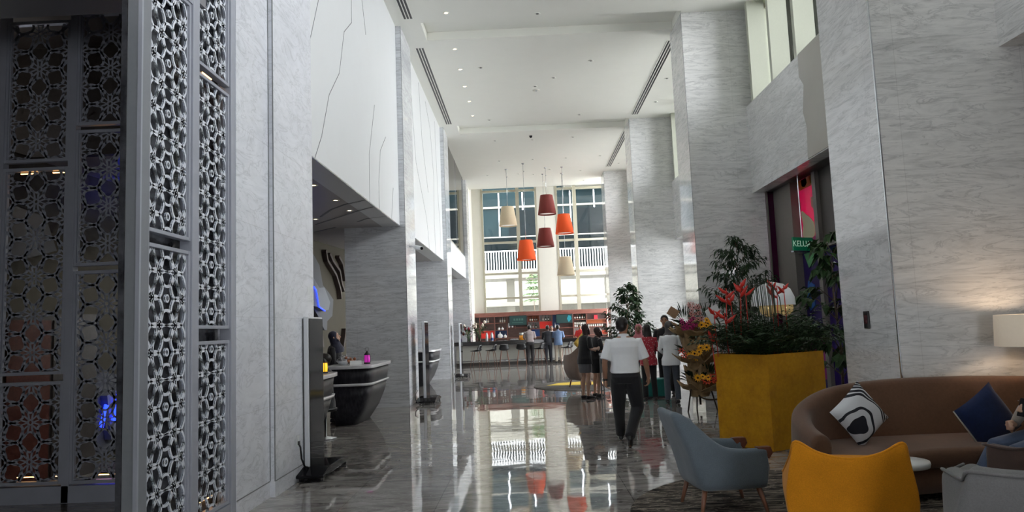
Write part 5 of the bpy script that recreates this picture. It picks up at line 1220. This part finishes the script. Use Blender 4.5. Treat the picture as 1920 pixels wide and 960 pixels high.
def person(label, loc, rz, H=1.7, skin=S_A, top=None, bottom=None, sleeve='short', lower='trousers', hem=None, hair='short', hairmat=None, hijab=None, shoes=SHOE,
           fem=False, lean=0, pose=None, headyaw=0, headpitch=0, voxel=.009, extra=None, untuck=False, bulk=1.0, skirt_z=.55, bare_legs=False):
    t = thing('person', label, 'person', loc, rz); k = H/1.72
    P = dict(hl=(-.09, 0, .91), hr=(.09, 0, .91), kl=(-.10, .02, .50), kr=(.10, .02, .50), al=(-.11, -.02, .09), ar=(.11, -.02, .09), fl=(0, 1, 0), fr=(0, 1, 0),
             el=(-.25, -.03, 1.13), er=(.25, -.03, 1.13), wl=(-.25, .06, .88), wr=(.25, .06, .88), hdl=(.02, .1, -1), hdr=(-.02, .1, -1), curl=.35)
    if pose: P.update(pose)
    sw = .165 if fem else .19
    def T(p):
        x, y, z = p
        if z > .95 and lean:
            a = lean*min(1, (z-.95)/.3); zz = z-.95; y2 = y*math.cos(a)+zz*math.sin(a); z2 = .95+zz*math.cos(a)-y*math.sin(a); y, z = y2, z2
        return Vector((x*k, y*k, z*k))
    def V(p): return Vector(p)*k
    def loft(mb, secs, n=20, ex=2.3):
        rs = []
        for s_ in secs:
            z, rx, ry = s_[:3]; cy = s_[3] if len(s_) > 3 else 0; cx = s_[4] if len(s_) > 4 else 0; row = []
            for i in range(n):
                a = 2*math.pi*i/n; c, s2 = math.cos(a), math.sin(a)
                row.append(T((cx+math.copysign(abs(c)**(2/ex), c)*rx, cy+math.copysign(abs(s2)**(2/ex), s2)*ry, z)))
            rs.append(row)
        mb.rings(rs)
    bw = .86 if fem else bulk
    torso = [(.84, .13, .09), (.92, .165*(1.02 if fem else 1), .115, -.01), (1.0, .155*bw, .11), (1.1, .14*bw, .10), (1.22, .155*bw, .115, .01), (1.32, .172*bw, .115), (1.40, .165*bw, .09, -.01), (1.445, .10*bw, .07, -.01), (1.475, .055, .058, -.005)]
    sh = {'l': (-sw, -.01, 1.385), 'r': (sw, -.01, 1.385)}
    b = MB(); loft(b, torso)
    b.tube([T((0, -.01, 1.43)), T((0, .0, 1.50)), T((0, .012, 1.56))], [.056*k, .052*k, .05*k], 12)
    # head
    hb = T((0, .015, 1.60)); Rm = Matrix.Rotation(headyaw, 3, 'Z') @ Matrix.Rotation(-headpitch-lean*.3, 3, 'X')
    def Hp(x, y, z): return hb+Rm@Vector((x*k, y*k, z*k))
    def hball(x, y, z, rx, ry, rz_, mb=b, n=12):
        rs = []
        for i in range(n+1):
            a = math.pi*i/n; q = max(1e-3, math.sin(a)); rs.append([Hp(x+rx*q*math.cos(2*math.pi*j/(n+4)), y+ry*q*math.sin(2*math.pi*j/(n+4)), z-rz_*math.cos(a)) for j in range(n+4)])
        mb.rings(rs)
    hball(0, -.01, .03, .077, .094, .09); hball(0, .022, -.035, .058, .066, .082); hball(0, .05, -.085, .03, .032, .028)
    b.tube([Hp(0, .088, .03), Hp(0, .108, -.01), Hp(0, .098, -.02)], [.007*k, .014*k, .009*k], 8)
    for s in (-1, 1):
        b.tube([Hp(s*.074, -.005, .03), Hp(s*.083, -.012, .005), Hp(s*.074, 0, -.028)], [.012*k, .014*k, .008*k], 8)
    # arms + hands
    for s, e, w, hd in (('l', 'el', 'wl', 'hdl'), ('r', 'er', 'wr', 'hdr')):
        S0 = T(sh[s]); E0 = V(P[e]); W0 = V(P[w]); sg = -1 if s == 'l' else 1
        g = .85 if fem else 1
        b.tube([T((sg*(sw-.06), -.01, 1.39)), S0, S0.lerp(E0, .35), E0, E0.lerp(W0, .3), W0], [.05*k*g, .056*k*g, .048*k*g, .038*k*g, .040*k*g, .026*k*g], 12)
        d = Vector(P[hd]).normalized(); side = Vector((1, 0, 0)); side = (side-d*side.dot(d)); side = side.normalized() if side.length > .2 else Vector((0, 1, 0)); 
        wide = d.cross(side).normalized()      # palm width direction (fore-aft for hanging arms)
        if wide.y < 0: wide = -wide
        pal = side*(-sg)                       # palm faces the body
        b.tube([W0, W0+d*.04*k, W0+d*.085*k], [(.022*k, .022*k), (.026*k, .026*k), (.03*k, .028*k)], 10)
        c = W0+d*.05*k
        b.obox(c+d*.01*k, (.078*k, .026*k, .085*k), Matrix((wide, pal, d)).transposed())
        for q, (off, ln) in enumerate(((.031, .068), (.011, .077), (-.010, .072), (-.030, .056))):
            p0 = c+d*.045*k+wide*off*k; cu = P['curl']*(1+.12*q)
            d1 = (d*math.cos(cu)+pal*math.sin(cu)); d2 = (d*math.cos(cu*2.2)+pal*math.sin(cu*2.2)); d3 = (d*math.cos(cu*3)+pal*math.sin(cu*3))
            p1 = p0+d1*ln*.45*k; p2 = p1+d2*ln*.32*k; p3 = p2+d3*ln*.26*k
            b.tube([p0-d*.01*k, p1, p2, p3], [.0095*k, .009*k, .0082*k, .006*k], 7)
        p0 = c-d*.012*k+wide*.034*k; d1 = (d*.75+wide*.55+pal*.35).normalized()
        b.tube([p0, p0+d1*.035*k, p0+d1*.035*k+(d*.9+wide*.1+pal*.5).normalized()*.03*k], [.013*k, .011*k, .008*k], 7)
    # legs
    for s, h, kn, an, fd in ((-1, 'hl', 'kl', 'al', 'fl'), (1, 'hr', 'kr', 'ar', 'fr')):
        h0, k0_, a0 = V(P[h]), V(P[kn]), V(P[an]); f0 = Vector(P[fd]).normalized()
        calf = k0_.lerp(a0, .3)-Vector((0, .012*k, 0))
        lg = .8 if lower == 'trousers' else 1
        b.tube([h0+Vector((0, 0, .04*k)), h0.lerp(k0_, .35), k0_, calf, k0_.lerp(a0, .75), a0], [.085*k*lg, .08*k*lg, .053*k*lg, .056*k*lg, .036*k*lg, .034*k], 14)
        b.tube([a0-f0*.03*k-Vector((0, 0, .045*k)), a0+f0*.05*k-Vector((0, 0, .05*k)), a0+f0*.14*k-Vector((0, 0, .062*k))], [.034*k, .032*k, .022*k], 10)
        if shoes:
            sb = MB(); q0 = a0-f0*.055*k-Vector((0, 0, .05*k)); zz = Vector((0, 0, 1))
            sb.tube([q0, q0+f0*.03*k, q0+f0*.12*k, q0+f0*.2*k, q0+f0*.245*k], [(.03*k, .032*k), (.038*k, .042*k), (.044*k, .036*k), (.042*k, .026*k), (.02*k, .016*k)], 12)
            if not fem: sb.tube([a0+Vector((0, 0, .0)), a0-Vector((0, 0, .05*k))], .042*k, 10)
            so = vox(sb, 'shoe', shoes, t, .008, 2)
    body = vox(b, 'body', skin, t, voxel, 3)
    # eyes, brows, mouth
    for s in (-1, 1):
        m_ = MB(); hball(s*.030, .079, .022, .011, .008, .006, m_, 6); m_.build('eye', DARK, t)
        m_ = MB(); m_.tube([Hp(s*.016, .088, .041), Hp(s*.034, .086, .046), Hp(s*.05, .07, .04)], .0035*k, 5); m_.build('eyebrow', hairmat or HAIR, t)
    m_ = MB(); m_.tube([Hp(-.022, .083, -.052), Hp(0, .091, -.05), Hp(.022, .083, -.052)], [.003*k, .006*k, .003*k], 6); m_.build('mouth', LIP, t)
    # hair / hijab
    if hijab is None:
        hm = MB(); hball(0, -.022, .045, .086, .098, .09, hm); hball(0, -.045, .0, .078, .068, .075, hm)
        if hair == 'long':
            rs = []
            for z, rx, ry, cy in ((.05, .08, .07, -.03), (-.03, .088, .06, -.045), (-.12, .095, .05, -.06), (-.21, .10, .045, -.075), (-.30, .08, .035, -.08), (-.34, .05, .02, -.08)):
                rs.append([Hp(rx*math.cos(2*math.pi*j/14), cy+ry*math.sin(2*math.pi*j/14), z) for j in range(14)])
            hm.rings(rs)
            for s in (-1, 1): hm.tube([Hp(s*.07, .0, .04), Hp(s*.083, .01, -.03), Hp(s*.085, .0, -.13)], [.02*k, .026*k, .02*k], 8)
        vox(hm, 'hair', hairmat or HAIR, t, .008, 2)
    else:
        hm = MB(); hball(0, -.028, .04, .094, .10, .10, hm); hball(0, -.025, -.04, .09, .09, .10, hm)
        rs = []
        for z, rx, ry, cy in ((-.06, .085, .085, -.02), (-.12, .095, .095, -.01), (-.18, .15, .12, -.005), (-.24, .19, .135, 0), (-.30, .16, .12, .0)):
            rs.append([Hp(rx*math.cos(2*math.pi*j/18), cy+ry*math.sin(2*math.pi*j/18), z) for j in range(18)])
        hm.rings(rs); hm.tube([Hp(-.06, .05, -.05), Hp(0, .065, -.105), Hp(.06, .05, -.05)], .024*k, 8)
        vox(hm, 'headscarf', hijab, t, .009, 3)
    # top
    zb = .80 if untuck else .97
    tb = MB(); e_ = .020
    secs = [s for s in torso if s[0] >= (.92 if untuck else 1.0) and s[0] < 1.46]
    secs = [(zb, (secs[0][1] if not untuck else .178), secs[0][2]+.028)]+([(.9, .176, .13, -.01)] if untuck else [])+[(s[0], s[1]+(.01 if s[0] < 1.15 else 0), s[2]+(.012 if s[0] < 1.15 else 0), *s[3:]) for s in secs]
    loft(tb, [(s[0], s[1]+e_, s[2]+e_, *(s[3:])) for s in secs]); loft(tb, [(1.42, .085, .07, -.01), (1.475, .066, .066, -.006)])
    for s, e, w in (('l', 'el', 'wl'), ('r', 'er', 'wr')):
        sg = -1 if s == 'l' else 1; g = .88 if fem else 1
        S0 = T(sh[s]); E0 = V(P[e]); W0 = V(P[w]); S00 = T((sg*(sw-.06), -.01, 1.37))
        if sleeve == 'short': tb.tube([S00, S0, S0.lerp(E0, .45), S0.lerp(E0, .9)], [.062*k*g, .073*k*g, .07*k*g, .074*k*g], 12)
        elif sleeve == 'long': tb.tube([S00, S0, S0.lerp(E0, .4), E0, E0.lerp(W0, .5), W0], [.06*k*g, .069*k*g, .06*k*g, .05*k*g, .045*k*g, .036*k*g], 12)
    if sleeve == 'short' and not fem: tb.tube([T((.062*math.cos(a), -.004+.062*math.sin(a), 1.478+.012*math.sin(-a))) for a in [math.pi*2*i/14 for i in range(15)]], .015*k, 8)
    vox(tb, 'shirt' if lower != 'dress' else 'dress_top', top, t, .008, 4)
    if not untuck and lower == 'trousers':
        m_ = MB(); loft(m_, [(.965, .178*bw, .135), (.995, .176*bw, .133)]); m_.build('belt', SHOE, t)
    # lower garment
    lb = MB()
    if lower in ('trousers',):
        loft(lb, [(.83, .165, .115), (.92, .178*bulk, .13*bulk, -.01), (.985, .168*(.92 if fem else bulk), .125)])
        for h, kn, an in (('hl', 'kl', 'al'), ('hr', 'kr', 'ar')):
            h0, k0_, a0 = V(P[h]), V(P[kn]), V(P[an]); g = .86 if fem else 1
            lb.tube([h0+Vector((0, 0, .03*k)), h0.lerp(k0_, .3), k0_, k0_.lerp(a0, .5), a0-Vector((0, 0, .01*k))], [.100*k*g*bulk, .102*k*g*bulk, .080*k*g*bulk, .074*k*g, .070*k*g], 14)
        vox(lb, 'trousers', bottom, t, .009, 4)
    else:
        loft(lb, [(skirt_z, .165, .125, .01), (.7, .18, .135, .0), (.85, .182, .138, -.01), (.95, .165, .125), (1.02, .14, .115)]); vox(lb, 'skirt', bottom, t, .009, 4)
    if extra: extra(t, k, V, Hp, P)
    return t
def floral():
    mt, t, b = nt('red_floral_print'); v = coords(t); vo = N(t, 'ShaderNodeTexVoronoi'); vo.inputs['Scale'].default_value = 26; L(t, v, vo.inputs['Vector'])
    L(t, ramp(t, vo.outputs['Distance'], [(.22, (.5, .38, .36)), (.3, (.42, .03, .05)), (1, (.36, .02, .04))]), b.inputs['Base Color']); b.inputs['Roughness'].default_value = .8; return mt
C_white = cloth('white_cotton', (.86, .88, .91), 6, var=.03); C_black = cloth('black_cloth', (.010, .010, .012)); C_navy = cloth('dark_navy_cloth', (.012, .014, .022)); C_blue = cloth('blue_check_shirt', (.13, .20, .34)); C_grey = cloth('warm_grey_shirt', (.30, .25, .25))
C_jean = cloth('grey_jeans', (.075, .09, .115), 30); C_khaki = cloth('beige_chinos', (.5, .44, .36)); C_skirt = cloth('grey_skirt', (.10, .10, .11)); C_dgrey = cloth('charcoal_trousers', (.03, .028, .03))
H_grey = cloth('taupe_scarf', (.09, .08, .08)); H_pink = cloth('pink_scarf', (.5, .15, .17)); H_navy = cloth('navy_scarf', (.012, .014, .035))

def watch(t, k, V, Hp, P):
    w = V(P['wl']); d = (V(P['wl'])-V(P['el'])).normalized(); MB().tube([w-d*.012, w+d*.012], .031, 14).build('wristwatch', M['black'], t)
    w = V(P['wr'])
    m_ = MB(); m_.tube([Hp(-.085, -.0, .02), Hp(-.08, .07, .025)], .003, 5).tube([Hp(.085, 0, .02), Hp(.08, .07, .025)], .003, 5); m_.build('spectacles', M['black'], t)
person('man in white short sleeved shirt and black trousers walking away', (1.27, 9.72, 0), R(-4), 1.68, S_A, C_white, cloth('black_trousers', (.011, .012, .016)), voxel=.007, headyaw=R(-28), bulk=1.13, extra=watch,
       pose=dict(kl=(-.10, .20, .51), al=(-.08, .45, .10), kr=(.15, .10, .49), ar=(-.0, -.27, .17), fr=(.05, 1, -.75), el=(-.27, -.05, 1.13), wl=(-.27, .03, .89), er=(.28, -.0, 1.13), wr=(.32, .12, .90), hdr=(-.05, .15, -1), curl=.5))
bent = dict(el=(-.22, .04, 1.13), er=(.22, .04, 1.13), wl=(-.10, .28, 1.12), wr=(.10, .28, 1.14), hdl=(.3, 1, .1), hdr=(-.3, 1, .1), curl=.5)
person('woman in black top and grey skirt standing at the high table, long dark hair', (1.22, 15.95, 0), R(-62), 1.62, S_B, C_black, C_skirt, fem=True, hair='long', hairmat=HAIRB, lower='skirt', untuck=True, sleeve='short', skirt_z=.60, pose=bent, lean=R(6), headpitch=R(-12))
def phone(t, k, V, Hp, P):
    p = V(P['wr'])+Vector((-.02, .1, .05)); MB().obox(p, (.07, .012, .14), Matrix.Rotation(R(-35), 3, 'X')).build('phone', M['black'], t, bevel=.003)
person('woman in black dress looking down at a phone beside the high table', (1.50, 16.35, 0), R(-70), 1.56, S_B, C_black, C_black, fem=True, hair='long', hairmat=HAIRB, lower='skirt', untuck=True, skirt_z=.58, pose=dict(bent, el=(-.2, .08, 1.1), er=(.2, .08, 1.1)), lean=R(8), headpitch=R(-25), headyaw=R(10), extra=phone)
person('woman in red floral top and black trousers with long black hair, back to camera', (2.46, 15.05, 0), R(5), 1.56, S_B, floral(), C_black, fem=True, hair='long', sleeve='long', untuck=True, pose=dict(bent))
person('woman in pink headscarf and dark red blouse facing camera behind the woman in red', (2.50, 16.45, 0), R(165), 1.56, S_A, cloth('dark_red_blouse', (.16, .01, .02)), C_black, fem=True, hijab=H_pink, sleeve='long', untuck=True)
person('man in black suit jacket facing camera behind the flower stand', (3.05, 16.2, 0), R(165), 1.74, S_A, C_black, C_black, sleeve='long', untuck=True)
person('woman in grey headscarf, white blouse and jeans, back to camera', (2.80, 14.45, 0), R(-5), 1.60, S_B, C_white, C_jean, fem=True, hijab=H_grey, sleeve='long', untuck=True, pose=dict(bent, wl=(-.14, .25, 1.05), wr=(.14, .25, 1.05)))
armbar = dict(el=(-.24, .1, 1.12), er=(.24, .1, 1.12), wl=(-.16, .36, 1.08), wr=(.16, .36, 1.08), hdl=(.2, 1, 0), hdr=(-.2, 1, 0), curl=.5)
person('man in grey shirt and dark trousers leaning at the bar', (.07, 31.6, 0), R(4), 1.70, S_C, C_grey, C_dgrey, pose=armbar, lean=R(10), headpitch=R(-10), voxel=.011)
person('man in black at the bar beside the man in blue shirt', (.86, 31.62, 0), R(-3), 1.66, S_C, C_navy, C_navy, sleeve='long', pose=armbar, lean=R(9), headpitch=R(-14), voxel=.011)
person('man in blue shirt and beige trousers standing at the bar', (1.30, 31.55, 0), R(-8), 1.66, S_C, C_blue, C_khaki, untuck=True, pose=armbar, lean=R(7), headpitch=R(-14), voxel=.011)
person('bartender in white shirt behind the bar facing the men', (1.12, 34.0, 0), R(180), 1.62, S_A, C_white, C_black, sleeve='long', pose=armbar, headpitch=R(-15), voxel=.011)
person('person in red and white top behind the right end of the bar', (2.45, 34.0, 0), R(170), 1.64, S_A, cloth('red_uniform', (.6, .03, .03)), C_black, fem=True, sleeve='short', pose=armbar, voxel=.011)
person('receptionist in navy headscarf behind the reception desk looking right', (-3.62, 13.5, 0), R(-85), 1.66, S_B, C_black, C_black, fem=True, hijab=H_navy, sleeve='long', untuck=True, pose=bent, headpitch=R(-10))

# seated visitor on the sofa at the right edge
def seatex(t, k, V, Hp, P):
    p = V(P['wl'])+Vector((.02, .085, .045)); o = MB().obox(p, (.075, .012, .15), Matrix.Rotation(R(20), 3, 'X')); q = o.build('phone', M['black_gloss'], t, bevel=.004)
    MB().lathe([(.001, 0), (.007, .0), (.007, .003), (.001, .003)], 10).build('phone_lens', M['steel'], q, loc=tuple(p+Vector((.02, .012, .05))))
person('seated visitor in jeans holding a black phone over the navy cushion at right edge', (4.32, 6.12, -.36), R(95), 1.68, S_B, cloth('grey_knit_top', (.20, .18, .17), 60), cloth('blue_jeans', (.05, .075, .14), 30), sleeve='long', untuck=True, hair='short', voxel=.007,
       pose=dict(kl=(-.14, .50, .83), kr=(.12, .48, .84), al=(-.16, .66, .47), ar=(.14, .70, .47), el=(-.28, .02, 1.04), wl=(-.10, .28, 1.14), er=(.25, .1, 1.12), wr=(.12, .3, 1.02), hdl=(.1, .8, .35), hdr=(-.4, 1, 0), curl=.75), lean=R(-26), headpitch=R(-20), extra=seatex)

t = thing('desk_stool', 'black round stool between the two reception desks under the seated person', 'stool', (-3.2, 11.36, 0))
MB().lathe([(.17, .42), (.18, .44), (.18, .47), (.001, .48)], 24).build('seat', M['black'], t); MB().lathe([(.17, 0), (.17, .02), (.02, .04), (.02, .42)], 20).build('pedestal', M['steel'], t)
person('seated person with dark hair and black top behind the yellow lantern', (-3.2, 11.36, -.29), R(85), 1.60, S_C, C_black, C_black, sleeve='long', untuck=True, headpitch=R(-15),
       pose=dict(bent, kl=(-.12, .42, .84), kr=(.12, .42, .84), al=(-.13, .46, .42), ar=(.13, .46, .42)))
